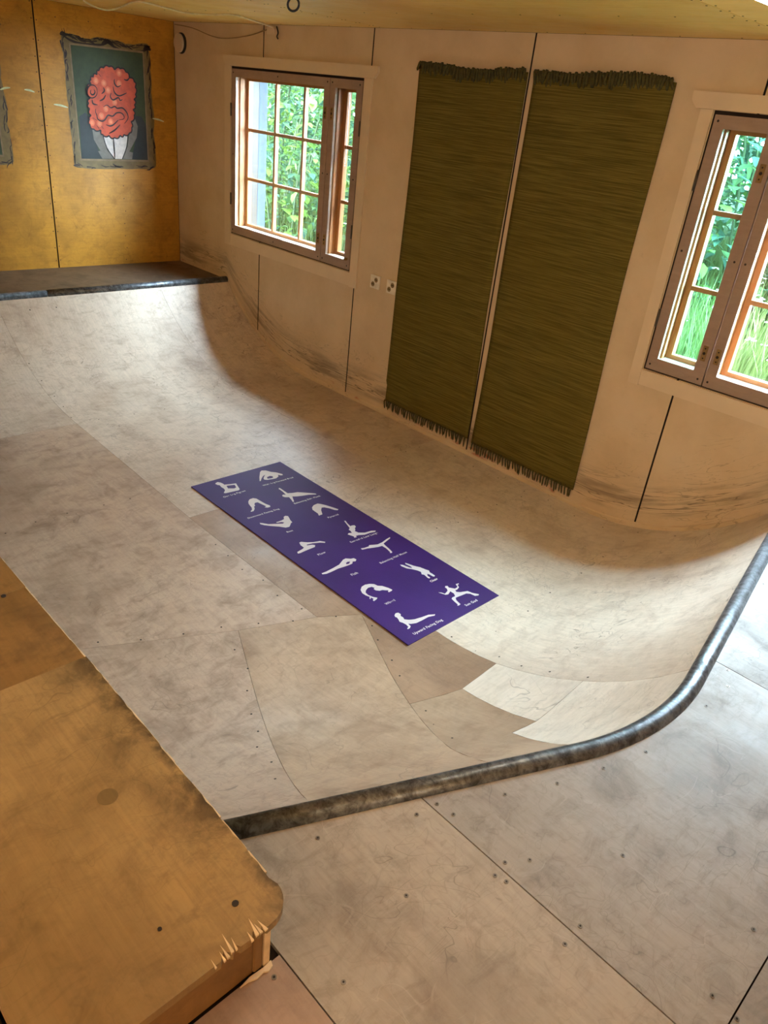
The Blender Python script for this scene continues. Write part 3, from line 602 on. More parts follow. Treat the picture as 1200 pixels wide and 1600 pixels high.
# ------------------------------------------------------------------ window wall
def dark_edges(o, ax):
    """raw, grimy cut edges of a panel, seen in the open joints"""
    o.data.materials.append(M['dark_gap'])
    for p in o.data.polygons:
        if abs(p.normal[ax]) > 0.9: p.material_index = 1
    return o
W1 = (-5.577, -4.086, 0.922, 2.116); W2 = (-1.730, -0.240, 0.922, 2.116)
g = 0.006
holes = [(w[0]-g, w[1]+g, w[2]-g, w[3]+g) for w in (W1, W2)]
bm = grid_boxes(bmesh.new(), [BX-0.2, FX+0.2], [-0.06, 2.75], WY+0.0125, 3.935, [(w[0]+0.012, w[1]-0.012, w[2]+0.012, w[3]-0.012) for w in (W1, W2)])
wall_r = tag(obj('wall_right', bm, M['dark_gap']), 'off-white panelled wall with the two windows and green rugs', 'wall', kind='structure')
bm = grid_boxes(bmesh.new(), [BX-0.2, FX+0.2], [-0.06, 2.75], 3.936, 4.015, [(w[0]+(0.047 if w is W1 else 0.0), w[1]-0.047, w[2]+0.03, w[3]-0.03) for w in (W1, W2)])
child('outer_siding', bm, M['siding'], wall_r)
J = [BX, -5.181, -4.027, -2.795, -1.540, -0.300, 0.92, FX]
for a, b in zip(J[:-1], J[1:]):
    bm = grid_boxes(bmesh.new(), [a+0.005, b-0.005], [-0.03, CZ-0.001], WY, WY+0.012, holes)
    dark_edges(child('wall_panel', bm, M['wall'], wall_r), 0)
# kick strip along the foot of the wall
xs = [-5.5+k*0.08 for k in range(int((5.5-0.93)/0.08)+1)]
bm = bmesh.new(); prev = None
for x in xs:
    z = H(x, WY); hgt = 0.024
    q = [bm.verts.new(p) for p in ((x, WY-0.0005, z-0.02), (x, WY-0.009, z-0.02), (x, WY-0.009, z+hgt), (x, WY-0.0005, z+hgt+0.006))]
    if prev:
        for i in range(4): bm.faces.new((prev[i], prev[(i+1) % 4], q[(i+1) % 4], q[i]))
    else: bm.faces.new(q)
    prev = q
bm.faces.new(prev[::-1]); bmesh.ops.recalc_face_normals(bm, faces=bm.faces)
tag(obj('baseboard_right', bm, M['wall']), 'thin scuffed off-white strip along the foot of the window wall', 'baseboard', kind='structure')

# trims round the windows
def trim(n, bm, label):
    tag(obj('trim_%d' % n, bm, M['trim']), label, 'trim', kind='structure')
def header(x0, x1, cut_l, cut_r):
    z0, z1 = 2.124, 2.192
    l = [(x0, z1), (x0, z1-0.035), (x0+0.012, z0+0.018), (x0+0.03, z0)] if cut_l else [(x0, z1), (x0, z0)]
    r = [(x1-0.03, z0), (x1-0.012, z0+0.018), (x1, z1-0.035), (x1, z1)] if cut_r else [(x1, z0), (x1, z1)]
    return prism(l + r, WY-0.020, WY-0.0002, 'y')
trim(1, header(-5.672, -3.95, True, True), 'off-white header board above the window nearest the painting')
trim(2, header(-1.850, -0.12, True, True), 'off-white header board above the window by the front coping')
for n, a, b, z0, w in ((3, -5.668, W1[0]-0.010, 0.82, 'left of the window nearest the painting'), (4, W1[1]+0.010, -3.998, 0.816, 'right of the window nearest the painting'),
                       (5, -1.800, W2[0]-0.010, 0.826, 'left of the window by the front coping'), (6, W2[1]+0.010, -0.165, 0.82, 'right of the window by the front coping')):
    trim(n, B(a, b, WY-0.010, WY-0.0002, z0, 2.123), 'narrow off-white side trim ' + w)
trim(7, B(W1[0]-0.0095, W1[1]+0.0095, WY-0.008, WY-0.0002, 0.822, W1[2]-0.010), 'flat off-white apron board under the window nearest the painting')
trim(8, B(W2[0]-0.0095, W2[1]+0.0095, WY-0.008, WY-0.0002, 0.832, W2[2]-0.010), 'flat off-white apron board under the window by the front coping')

def frame_bm(x0, x1, z0, z1, y0, y1, l, r, b, t):
    bm = bmesh.new()
    return grid_boxes(bm, [x0, x1], [z0, z1], y0, y1, [(x0+l, x1-r, z0+b, z1-t)])

def make_window(name, w, split, wide_left, label):
    x0, x1, z0, z1 = w
    root = tag(empty(name, ((x0+x1)/2, WY, z0)), label, 'window', kind='structure')
    C_ = lambda nm, bm, m: child(nm, bm, m, root)
    # lining of the opening, seen through the panes
    jl, jr = x0+0.047, x1-0.047
    for a, b in ((x0+0.0125, jl), (jr, x1-0.0125)):
        C_('jamb', B(a, b, WY+0.014, 3.86, z0+0.03, z1-0.03), M['pine'])
        C_('outer_jamb', B(a, b-(0.02 if a < split and not wide_left else 0), 3.861, 3.934, z0+0.03, z1-0.03), M['weathered'])
    for a, b in ((jl, jl+0.012), (jr-0.012, jr)):
        C_('jamb_bead', B(a, b, 3.752, 3.772, z0+0.063, z1-0.060), M['pine'])
    C_('head_lining', B(x0+0.0125, x1-0.0125, WY+0.014, 3.934, z1-0.058, z1-0.0125), M['pine'])
    sl = bmesh.new()
    box(sl, x0+0.0125, x1-0.0125, WY+0.014, 3.934, z0+0.0125, z0+0.058)
    C_('sill', sl, M['sill'])
    C_('outer_sill', prism([(3.88, z0+0.059), (4.09, z0+0.02), (4.09, z0), (3.936, z0-0.0)], x0+0.05, x1-0.05, 'x'), M['siding'])
    # mullion post between the two lights
    C_('mullion', B(split-0.030, split+0.034, WY+0.030, 3.86, z0+0.0585, z1-0.0585), M['pine'])
    C_('mullion_bead', B(split+0.034, split+0.044, 3.752, 3.772, z0+0.063, z1-0.060), M['pine'])
    # outer sashes with glazing bars
    zb, zt = z0+0.0585, z1-0.0585
    lights = [(jl+0.001, split-0.031), (split+0.035, jr-0.001)]
    for i, (a, b) in enumerate(lights):
        wide = (i == 0) == wide_left
        sash = C_('outer_sash', frame_bm(a, b, zb, zt, 3.815, 3.852, 0.030, 0.030, 0.022, 0.022), M['pine'])
        teal = (not wide) and (not wide_left)
        xa, xb = a+0.0302, b-0.0302; za, zc = zb+0.0222, zt-0.0222
        nb = 3 if wide else 1
        cols = [xa+(xb-xa)*k/nb for k in range(1, nb)]
        rows = [1.345, 1.700]
        for cx in cols: C_('glazing_bar', B(cx-0.011, cx+0.011, 3.818, 3.848, za, zc), M['pine'])
        ex = [xa] + cols + [xb]
        for p, q in zip(ex[:-1], ex[1:]):
            for rz in rows: C_('glazing_bar', B(p+(0.0112 if p != xa else 0), q-(0.0112 if q != xb else 0), 3.818, 3.848, rz-0.011, rz+0.011), M['pine'])
            ez = [za] + rows + [zc]
            for s, t in zip(ez[:-1], ez[1:]):
                C_('pane', B(p+(0.0112 if p != xa else 0), q-(0.0112 if q != xb else 0), 3.832, 3.835, s+(0.0112 if s != za else 0), t-(0.0112 if t != zc else 0)), M['glass_teal' if teal else 'glass'])
    # inner casements, flush with the wall
    for i, (a, b) in enumerate(((x0+0.004, split-0.0035), (split+0.0035, x1-0.004))):
        bm = frame_bm(a, b, z0+0.004, z1-0.010, WY-0.006, WY+0.0124, 0.053, 0.058, 0.062, 0.055)
        fr = C_('casement', bm, M['casement'])
        child('glass_pane', B(a+0.0532, b-0.0582, WY+0.002, WY+0.005, z0+0.0662, z1-0.0652), M['glass'], fr)
        side = a if i == 0 else b
        for hz in (z0+0.265, z1-0.285):
            hb = bmesh.new(); tube(hb, [(side+(-0.004 if i == 0 else 0.004), WY-0.011, hz-0.045), (side+(-0.004 if i == 0 else 0.004), WY-0.011, hz+0.045)], 0.006, 8)
            child('hinge', hb, M['steel'], fr, True)
        mid = (split-0.034) if i == 0 else (split+0.034)
        for hz in (z0+0.16, z1-0.22):
            pb = bevelled(B(mid-0.013, mid+0.013, WY-0.010, WY-0.0062, hz-0.038, hz+0.038), 0.0015, 1)
            pl = child('catch_plate', pb, M['brass'], fr)
            db = bmesh.new(); disc(db, (mid, WY-0.0106, hz), 0.0075, 'y', 0.001, 10); disc(db, (mid, WY-0.0106, hz+0.024), 0.004, 'y', 0.001, 8); disc(db, (mid, WY-0.0106, hz-0.024), 0.004, 'y', 0.001, 8)
            child('screw_holes', db, M['screw_hole'], pl)
        sb = bmesh.new()
        for sx in (a+0.02, b-0.025):
            for sz in (z0+0.03, (z0+z1)/2, z1-0.035): disc(sb, (sx, WY-0.0066, sz), 0.0055, 'y', 0.001, 8)
        if b-a > 0.6:
            for sz in (z0+0.03, z1-0.035): disc(sb, ((a+b)/2, WY-0.0066, sz), 0.0055, 'y', 0.001, 8)
        child('frame_screws', sb, M['screw_hole'], fr)
        if wide_left and i == 1:
            kb = bmesh.new(); tube(kb, [(b-0.032, WY-0.006, z0+0.075), (b-0.032, WY-0.014, z0+0.075), (b-0.032, WY-0.018, z0+0.075), (b-0.032, WY-0.026, z0+0.075)], [0.010, 0.006, 0.011, 0.008], 12)
            child('knob', kb, M['brass'], fr, True)
    return root
make_window('window_1', W1, -4.412, True, 'wooden window with wide left casement and pine glazing bars, nearest the painting')
make_window('window_2', W2, -1.413, False, 'wooden window with narrow left casement, cut off by the right edge of the photo')

# ------------------------------------------------------------------ back wall, ceiling, unseen walls
wall_b = tag(obj('wall_back', B(BX-0.2, BX-0.0125, LY-0.2, WY+0.0124, -0.06, 2.75), M['dark_gap']), 'varnished yellow plywood wall behind the ramp carrying the paintings', 'wall', kind='structure')
J = [LY, -1.068, 0.152, 1.372, 2.592, WY-0.001]
for a, b in zip(J[:-1], J[1:]):
    dark_edges(child('wall_panel', B(BX-0.012, BX, a+0.005, b-(0.005 if b < 3 else 0), -0.02, CZ-0.001), M['back_ply'], wall_b), 1)
bm = bmesh.new()
for jy in (2.592, 1.372):
    for k in range(17):
        for s in (-0.018, 0.018):
            disc(bm, (BX+0.0005, jy+s, 0.58+k*0.112+rnd.uniform(-0.01, 0.01)), 0.0042, 'x', 0.001, 6)
for k in range(9): disc(bm, (BX+0.0005, 3.2+rnd.uniform(-0.015, 0.015), 0.56+k*0.1), 0.0042, 'x', 0.001, 6)
for k in range(4): disc(bm, (BX+0.0005, 2.75+k*0.25, 2.3+rnd.uniform(-0.01, 0.01)), 0.0042, 'x', 0.001, 6)
tag(child('screw_heads', bm, M['screw_hole'], wall_b), kind='stuff')
ceil = tag(obj('ceiling', B(BX-0.2, FX+0.2, LY-0.2, WY+0.0124, CZ+0.013, 2.75), M['dark_gap']), 'low yellow plywood ceiling', 'ceiling', kind='structure')
for a, b in ((BX, -3.945), (-3.945, -1.440), (-1.440, 1.06), (1.06, FX)):
    for c, d in ((LY, -1.18), (-1.18, 0.05), (0.05, 1.27), (1.27, 2.49), (2.49, WY-0.001)):
        child('ceiling_panel', B(a+0.002, b-0.002, c+0.002, d-0.002, CZ, CZ+0.012), M['ceil_ply'], ceil)
bm = bmesh.new()
for jx in (-1.44, -3.945):
    for k in range(12):
        for s in (-0.016, 0.016): disc(bm, (jx+s, 2.4+k*0.11, CZ-0.0005), 0.004, 'z', 0.001, 6)
for k in range(24): disc(bm, (-6.2+k*0.25+rnd.uniform(-0.03, 0.03), 3.68, CZ-0.0005), 0.004, 'z', 0.001, 6)
for k in range(24): disc(bm, (-6.2+k*0.25+rnd.uniform(-0.03, 0.03), 3.1, CZ-0.0005), 0.004, 'z', 0.001, 6)
tag(child('screw_heads', bm, M['screw_hole'], ceil), kind='stuff')

tag(obj('wall_left', B(BX-0.2, FX+0.2, LY-0.2, LY, -0.06, 2.75), M['trim']), 'plain off-white wall opposite the rugs, out of the frame', 'wall', kind='structure')
tag(obj('wall_front', B(FX+0.0, FX+0.2, LY, WY, -0.06, CZ-0.002), M['trim']), 'plain off-white wall behind the camera, out of the frame', 'wall', kind='structure')

# ------------------------------------------------------------------ long wooden box at the left of the ramp
bench = tag(empty('wooden_box', (-0.9, 0.34, DZ)), 'long varnished plywood box with a chipped rounded corner, beside the ramp', 'box')
zt = 0.70; th = 0.020
by0, by1, bx1 = 0.112, 0.572, -0.642
def ragged(a, b, n, amp, seed):
    r = random.Random(seed); out = []
    for k in range(n+1):
        t = k/n; out.append((a[0]+(b[0]-a[0])*t + (r.uniform(-amp, amp) if 0 < k < n else 0)*0.3, a[1]+(b[1]-a[1])*t + (r.uniform(-amp, amp) if 0 < k < n else 0)))
    return out
arc = [(bx1-0.055+0.055*math.sin(a), by1-0.055+0.055*math.cos(a)) for a in [math.pi/2*k/7 for k in range(8)]]
near = ragged((-1.510, by1+0.004), (bx1-0.055, by1-0.004), 40, 0.0018, 3)[:-1] + arc
near += [(bx1+0.001, 0.508), (bx1-0.006, 0.500), (bx1+0.001, 0.492), (bx1-0.009, 0.483), (bx1+0.001, 0.474), (bx1, 0.452), (bx1-0.010, 0.446), (bx1+0.001, 0.436), (bx1-0.012, 0.424), (bx1, 0.412), (bx1, by0)]
near += [(-1.510, by0)]
def top(poly, z1, m='varnish_top'):
    bm = prism(poly, z1-th, z1, 'z'); return child('top_sheet', bm, M[m], bench)
top(near, zt)
top(ragged((-1.884, by1-0.001), (-1.511, by1+0.002), 12, 0.001, 5) + [(-1.511, by0), (-1.884, by0)], zt-0.001, 'varnish_dark')
top(ragged((-4.30, by1), (-1.888, by1+0.001), 12, 0.001, 6) + [(-1.888, by0), (-4.30, by0)], zt+0.001, 'varnish_dark')
top([(-5.60, by1), (-4.303, by1), (-4.303, by0), (-5.60, by0)], zt, 'varnish_dark')
# pale torn edge: thin strip of exposed veneer along the ramp side of the top
bm = bmesh.new(); r_ = random.Random(11); k = -2.2
while k < -0.74:
    L = r_.uniform(0.02, 0.07); yy = by1+0.0042-(0.008*(k+1.51)/0.81 if k > -1.51 else 0.003)
    box(bm, k, k+L, yy-0.001, yy+r_.uniform(0.0010, 0.0028), zt-r_.uniform(0.006, 0.012), zt-r_.uniform(0.0, 0.002))
    k += L*r_.uniform(0.8, 1.3)
tag(child('torn_edge', bm, M['splinter'], bench), 'pale splintered edge', kind='stuff')
for (sx, sy, l, w, a) in ((-0.650, 0.486, 0.026, 0.007, 0.2), (-0.649, 0.494, 0.012, 0.006, -0.1), (-0.648, 0.504, 0.015, 0.006, -0.2), (-0.647, 0.474, 0.010, 0.005, 0.1), (-0.652, 0.436, 0.030, 0.006, 0.12), (-0.652, 0.444, 0.014, 0.004, 0.3), (-0.649, 0.426, 0.018, 0.005, 0.0), (-0.648, 0.418, 0.010, 0.004, 0.1), (-0.648, 0.400, 0.008, 0.003, 0.1)):
    tip = (sx-l, sy+a*l)
    bm = prism([(sx+0.010, sy-w/2), (sx+0.010, sy+w/2), tip], zt-0.004, zt+0.0008, 'z')
    child('splinter', bm, M['splinter'], bench)
bm = bmesh.new(); disc(bm, (-0.714, 0.489, zt+0.0005), 0.0065, 'z', 0.002, 10); child('screw_hole', bm, M['screw_hole'], bench)
bm = bmesh.new(); disc(bm, (-0.758, 0.362, zt+0.0005), 0.004, 'z', 0.002, 8); child('screw_hole', bm, M['screw_hole'], bench)
bm = bmesh.new(); disc(bm, (-1.876, 0.509, zt+0.0015), 0.007, 'z', 0.002, 8); child('screw_hole', bm, M['screw_hole'], bench)
bm = bmesh.new(); disc(bm, (-1.075, 0.421, zt+0.0002), 0.021, 'z', 0.0006, 20); child('wood_plug', bm, M['plug'], bench)
child('side_panel', B(-5.60, -0.672, 0.522, 0.5355, 0.0, zt-th-0.0005), M['varnish'], bench)
child('back_panel', B(-5.60, -0.672, 0.125, 0.137, DZ+0.0005, zt-th-0.0005), M['varnish'], bench)
child('end_panel', B(-0.690, -0.672, 0.1375, 0.500, DZ+0.0005, zt-th-0.0005), M['varnish'], bench)
child('corner_post', bevelled(B(-0.690, -0.668, 0.5005, 0.5215, DZ+0.0005, zt-th-0.0005), 0.003, 1), M['varnish'], bench)
bm = bmesh.new(); box(bm, -0.671, -0.6665, 0.5225, 0.5365, DZ+0.0006, zt-th-0.0005); child('pale_edge', bm, M['splinter'], bench)
child('torn_strip', prism([(-0.666, 0.540), (-0.655, 0.536), (-0.652, 0.524), (-0.657, 0.516), (-0.655, 0.500), (-0.661, 0.484), (-0.662, 0.466), (-0.666, 0.490), (-0.664, 0.520)], DZ+0.0008, DZ+0.006, 'z'), M['splinter'], bench)

# ------------------------------------------------------------------ yoga mat
ym = tag(empty('yoga_mat', (-2.465, 2.265, 0.0)), 'purple yoga mat printed with white pose figures and their names', 'yoga mat')
MX0, MX1, MY0, MY1 = -3.330, -1.601, 1.956, 2.576
child('mat_sheet', bevelled(B(MX0, MX1, MY0, MY1, 0.0015, 0.0065), 0.0015, 2), M['mat'], ym)
dg = None
def curve_mesh(cu, loc, rz, sc):
    o = bpy.data.objects.new('tmp', cu); COL.objects.link(o)
    bpy.context.view_layer.update()
    me = bpy.data.meshes.new_from_object(o.evaluated_get(bpy.context.evaluated_depsgraph_get()))
    bpy.data.objects.remove(o)
    me.transform(Matrix.Translation(loc) @ Matrix.Rotation(rz, 4, 'Z') @ Matrix.Scale(sc, 4))
    return me
for name, ta, tb, polys in FIGURES:
    cu = bpy.data.curves.new('figure', 'CURVE'); cu.dimensions = '2D'; cu.fill_mode = 'FRONT'
    for poly in polys:
        sp = cu.splines.new('POLY'); sp.points.add(len(poly)-1); sp.use_cyclic_u = True
        for p, q in zip(sp.points, poly): p.co = (q[0], q[1], 0, 1)
    me = curve_mesh(cu, (0, 0, 0.0068), 0, 1.0)
    tag(child('pose_figure', me, M['print'], ym), 'white printed figure in the pose ' + name)
    fc = bpy.data.curves.new('lettering', 'FONT'); fc.body = name; fc.size = 1.0; fc.offset = 0.026
    fc.space_character = 1.12
    me = curve_mesh(fc, (0, 0, 0), 0, 1.0)
    wdt = max(v.co.x for v in me.vertices)
    s = math.dist(ta, tb)/wdt
    s = min(s, 0.040)
    me.transform(Matrix.Translation((ta[0], ta[1], 0.0068)) @ Matrix.Rotation(math.atan2(tb[1]-ta[1], tb[0]-ta[0]), 4, 'Z') @ Matrix.Scale(s, 4))
    tag(child('lettering', me, M['print'], ym), 'white printed words ' + name)

# ------------------------------------------------------------------ green rugs on the wall
def rug(xl, xr, zb, ztop, label, seed):
    r = random.Random(seed)
    root = tag(empty('hanging_rug', ((xl+xr)/2, WY-0.008, zb)), label, 'rug', group='green rugs hung on the wall')
    nx, nz = 26, 70
    bm = bmesh.new(); grid = []
    ph = [r.uniform(0, 6) for _ in range(6)]
    for side in (0, 1):
        g_ = []
        for j in range(nz+1):
            row = []; v = j/nz
            for i in range(nx+1):
                u = i/nx; z = zb+(ztop-zb)*v
                x = xl+(xr-xl)*u + 0.004*math.sin(v*9+ph[0])*(1 if u < 0.05 or u > 0.95 else 0)
                x += 0.010*(0.5-u)*math.sin(v*5+ph[1])
                if seed == 1 and i == 0 and v < 0.07: x += 0.012
                sag = 0.010*math.sin(u*math.pi*1.9+ph[2])*(v**8)
                wv = 0.004*math.sin(u*8+ph[3]+v*3)+0.003*math.sin(v*23+ph[4])*math.sin(u*5)
                y = WY-0.0235+wv if side == 0 else WY-0.006
                if side == 0 and (i in (0, nx) or j in (0, nz)): y = WY-0.0135
                row.append(bm.verts.new((x, y, z-sag)))
            g_.append(row)
        grid.append(g_)
    for j in range(nz):
        for i in range(nx):
            a = grid[0]; bm.faces.new((a[j][i], a[j][i+1], a[j+1][i+1], a[j+1][i]))
            a = grid[1]; bm.faces.new((a[j][i], a[j+1][i], a[j+1][i+1], a[j][i+1]))
    f, b = grid
    ring = [(0, i) for i in range(nx+1)] + [(j, nx) for j in range(1, nz+1)] + [(nz, i) for i in range(nx-1, -1, -1)] + [(j, 0) for j in range(nz-1, 0, -1)]
    for (j, i), (j2, i2) in zip(ring, ring[1:]+ring[:1]):
        bm.faces.new((f[j][i], b[j][i], b[j2][i2], f[j2][i2]))
    bmesh.ops.recalc_face_normals(bm, faces=bm.faces)
    child('woven_field', bm, M['rug'], root, True)
    # knotted tassels along the lower edge
    meshes = []
    for k in range(6):
        tb = bmesh.new(); dx = r.uniform(-0.010, 0.010); L = r.uniform(0.045, 0.062)
        tube(tb, [(0, 0, 0.012), (0, -0.002, 0), (dx*0.3, -0.003, -L*0.3), (dx*0.8, -0.001, -L*0.75), (dx, 0.0, -L)], [0.004, 0.0058, 0.0045, 0.0048, 0.0022], 6)
        m_ = bpy.data.meshes.new('tassel'); tb.to_mesh(m_); tb.free(); m_.materials.append(M['fringe'])
        for p in m_.polygons: p.use_smooth = True
        meshes.append(m_)
    n = 40
    for k in range(n):
        o = obj('tassel', r.choice(meshes), None, root)
        o.location = (xl+(xr-xl)*(k+0.5)/n - root.location.x + r.uniform(-0.003, 0.003), -0.0075, r.uniform(-0.004, 0.004))
        o.rotation_euler = (0, r.uniform(-0.12, 0.12), 0)
    # gathered fringe folded along the upper edge, nailed in scallops
    n = 44
    for k in range(n):
        u = (k+0.5)/n; x = xl+(xr-xl)*u
        sag = 0.010*math.sin(u*math.pi*1.9+ph[2])
        o = obj('top_tassel', r.choice(meshes), None, root)
        o.location = (x-root.location.x, -0.016+r.uniform(-0.003, 0.003), ztop+0.006-sag-root.location.z+r.uniform(-0.003, 0.006))
        o.rotation_euler = (0, r.uniform(-0.25, 0.25), 0); o.scale = (1.7, 1.6, r.uniform(0.8, 1.15))
    return root
rug(-3.592, -2.802, 0.112, 2.208, 'olive green woven rug hung nearer the sockets, left of the panel joint', 1)
rug(-2.752, -1.958, 0.098, 2.218, 'olive green woven rug hung nearer the front coping, right of the panel joint', 2)

# ------------------------------------------------------------------ wall sockets
for i, (sx, lab) in enumerate(((-3.806, 'white double wall socket standing clear of the rug'), (-3.643, 'white double wall socket touching the rug edge'))):
    r = tag(empty('wall_socket', (sx, WY, 0.908)), lab, 'socket', group='wall sockets')
    child('plate', bevelled(B(sx-0.046, sx+0.046, WY-0.012, WY-0.0002, 0.862, 0.952), 0.003, 2), M['white_plastic'], r)
    for dx, dz in ((0.012, 0.014), (-0.017, -0.017)):
        bm = bmesh.new(); disc(bm, (sx+dx, WY-0.0125, 0.908+dz), 0.0165, 'y', 0.002, 20); cup = child('socket_cup', bm, M['brass'], r)
        bm = bmesh.new(); disc(bm, (sx+dx-0.006, WY-0.0138, 0.908+dz), 0.004, 'y', 0.001, 10); disc(bm, (sx+dx+0.006, WY-0.0138, 0.908+dz), 0.004, 'y', 0.001, 10)
        child('pin_hole', bm, M['screw_hole'], cup)

# ------------------------------------------------------------------ round vent, cables, hook, lamp
r = tag(empty('round_vent', (-6.30, WY, 2.248)), 'round white vent cap on the window wall high in the corner', 'vent')
bm = bmesh.new(); disc(bm, (-6.30, WY-0.004, 2.248), 0.074, 'y', 0.0075, 28); child('shadow_disc', bm, M['black'], r)  # black disc, set off-centre, paints the shadow ring round the cap
bm = bmesh.new(); disc(bm, (-6.312, WY-0.020, 2.248), 0.066, 'y', 0.016, 28); child('cap', bm, M['trim'], r)
pts = [(-5.506, 2.55, 2.370), (-5.60, 2.68, 2.350), (-5.631, 2.78, 2.350), (-5.66, 2.88, 2.380), (-5.10, 2.70, 2.386), (-5.12, 2.89, 2.384), (-5.25, 3.13, 2.384), (-5.06, 3.20, 2.384), (-4.80, 3.20, 2.386), (-4.87, 3.40, 2.382), (-5.02, 3.695, 2.374)]
r = tag(empty('ceiling_cable', (-5.02, 3.70, 2.36)), 'white cable looping along the ceiling to a small junction box', 'cable')
child('cord', tube(bmesh.new(), smooth_path(pts, 6), 0.0055, 6), M['cable'], r, True)
child('junction_box', bevelled(B(-5.125, -5.045, WY-0.018, WY-0.0003, 2.335, 2.378), 0.003, 1), M['trim'], r)
bm = bmesh.new(); tube(bm, smooth_path([(-5.02, WY-0.004, 2.372), (-5.005, WY-0.02, 2.380), (-4.99, WY-0.018, 2.345), (-5.01, WY-0.012, 2.325), (-5.0, WY-0.01, 2.310)], 4), 0.005, 6); child('clip', bm, M['black'], r, True)
bm = tube(bmesh.new(), smooth_path([(-6.39, WY-0.006, 2.375), (-6.13, WY-0.004, 2.355), (-5.856, WY-0.004, 2.308), (-5.663, WY-0.004, 2.297), (-5.388, WY-0.004, 2.319), (-5.192, WY-0.004, 2.352), (-5.13, WY-0.006, 2.365)], 6), 0.0035, 6)
tag(obj('wall_wire', bm, M['grey_cable'], smooth=True), 'thin grey wire drooping on the wall above the window nearest the painting', 'wire')
r = tag(empty('ceiling_hook', (-3.31, 2.535, CZ)), 'black ring hook screwed into the ceiling', 'hook')
c = Vector((-3.31, 2.535, 2.352)); e1 = Vector((0.687, 0.719, 0.10)); e2 = Vector((0, 0, 1))
bm = tube(bmesh.new(), [c+e1*0.026*math.cos(a)+e2*0.026*math.sin(a) for a in [2*math.pi*k/24 for k in range(25)]], 0.005, 8); child('ring', bm, M['black'], r, True)
bm = tube(bmesh.new(), [(-3.315, 2.53, CZ), (-3.315, 2.53, 2.378)], 0.005, 8); child('stem', bm, M['black'], r)

r = tag(empty('ceiling_lamp', (-0.930, 1.8, CZ)), 'white tube lamp on the ceiling at the top right corner of the photo', 'lamp')
child('housing', bevelled(B(-0.970, -0.890, 0.95, 2.60, CZ-0.045, CZ-0.0005), 0.008, 2), M['lamp_body'], r)
t = NT('lamp_tube'); e = t.add('Emission'); e.inputs[0].default_value = (1.0, 0.95, 0.86, 1); e.inputs[1].default_value = 26.0
t.link(e.outputs[0], t.n['Material Output'].inputs['Surface'])
child('tube', tube(bmesh.new(), [(-0.930, 0.98, CZ-0.085), (-0.930, 2.57, CZ-0.085)], 0.013, 12), t.m, r, True)
for yy in (0.975, 2.575): child('tube_holder', B(-0.950, -0.910, yy-0.012, yy+0.012, CZ-0.105, CZ-0.044), M['lamp_body'], r)

# two unseen glowing globes added as warm fill, left of and behind the camera
t = NT('fill_light_glow'); e = t.add('Emission'); e.inputs[0].default_value = (1.0, 0.83, 0.61, 1); e.inputs[1].default_value = FILL_GLOW
t.link(e.outputs[0], t.n['Material Output'].inputs['Surface'])
for (lx, ly), lab in (((-0.9, -1.5), 'to the left of the camera'), ((1.3, -0.9), 'behind the camera')):
    r = tag(empty('fill_globe', (lx, ly, CZ)), 'unseen glowing globe added as warm fill light ' + lab, 'lamp', group='added fill globes')
    bm = bmesh.new(); bmesh.ops.create_uvsphere(bm, u_segments=24, v_segments=14, radius=0.24, matrix=Matrix.Translation((lx, ly, 1.98)))
    child('fill_sphere', bm, t.m, r, True)
    child('cord', tube(bmesh.new(), [(lx, ly, CZ-0.001), (lx, ly, 2.215)], 0.004, 6), M['black'], r)

# ------------------------------------------------------------------ murals on the back wall
PC = {k: plain('paint_'+k, v, 0.6, 0, 0.15, 25) for k, v in dict(
    olive=srgb(112, 92, 50), umber=srgb(44, 26, 18), green=srgb(48, 62, 26), green2=srgb(34, 46, 30), coat=srgb(34, 40, 40), grey=srgb(112, 104, 94),
    white=srgb(206, 196, 190), brain=srgb(194, 72, 32), line=srgb(30, 14, 12), light=srgb(232, 140, 92), pale=srgb(190, 196, 150), lip=srgb(128, 104, 70)).items()}
def flat(pts, layer, mat, nm, parent):
    cu = bpy.data.curves.new('paint', 'CURVE'); cu.dimensions = '2D'; cu.fill_mode = 'FRONT'
    for poly in (pts if isinstance(pts[0][0], (tuple, list)) else [pts]):
        sp = cu.splines.new('POLY'); sp.points.add(len(poly)-1); sp.use_cyclic_u = True
        for p, q in zip(sp.points, poly): p.co = (q[0], q[1], 0, 1)
    me = curve_mesh(cu, (0, 0, 0), 0, 1.0)
    me.transform(Matrix(((0, 0, 1, BX+0.0006*layer), (1, 0, 0, 0), (0, 1, 0, 0), (0, 0, 0, 1))))
    return child(nm, me, mat, parent)
def ribbon(bm, pts, w, x, taper=True):
    pts = [Vector((p[0], p[1], 0)) for p in pts]; pts = smooth_path(pts, 4) if len(pts) > 2 else pts
    L, n = [], len(pts)
    for i, p in enumerate(pts):
        d = (pts[min(i+1, n-1)]-pts[max(i-1, 0)]).normalized(); q = Vector((-d.y, d.x, 0))
        k = w*(0.35+0.65*math.sin(math.pi*min(1, max(0, i/(n-1))))) if taper else w
        L.append((bm.verts.new((x, p.x+q.x*k, p.y+q.y*k)), bm.verts.new((x, p.x-q.x*k, p.y-q.y*k))))
    for a, b in zip(L[:-1], L[1:]): bm.faces.new((a[0], a[1], b[1], b[0]))
def lumpy(poly, n=3, amp=0.012):
    """rounded bumps between the traced points"""
    out = []
    cy = sum(p[0] for p in poly)/len(poly); cz = sum(p[1] for p in poly)/len(poly)
    for i, p in enumerate(poly):
        q = poly[(i+1) % len(poly)]
        for k in range(n):
            t = k/n; y = p[0]+(q[0]-p[0])*t; z = p[1]+(q[1]-p[1])*t
            l = math.hypot(y-cy, z-cz); b = amp*math.sin(math.pi*t)
            out.append((y+(y-cy)/l*b, z+(z-cz)/l*b))
    return out
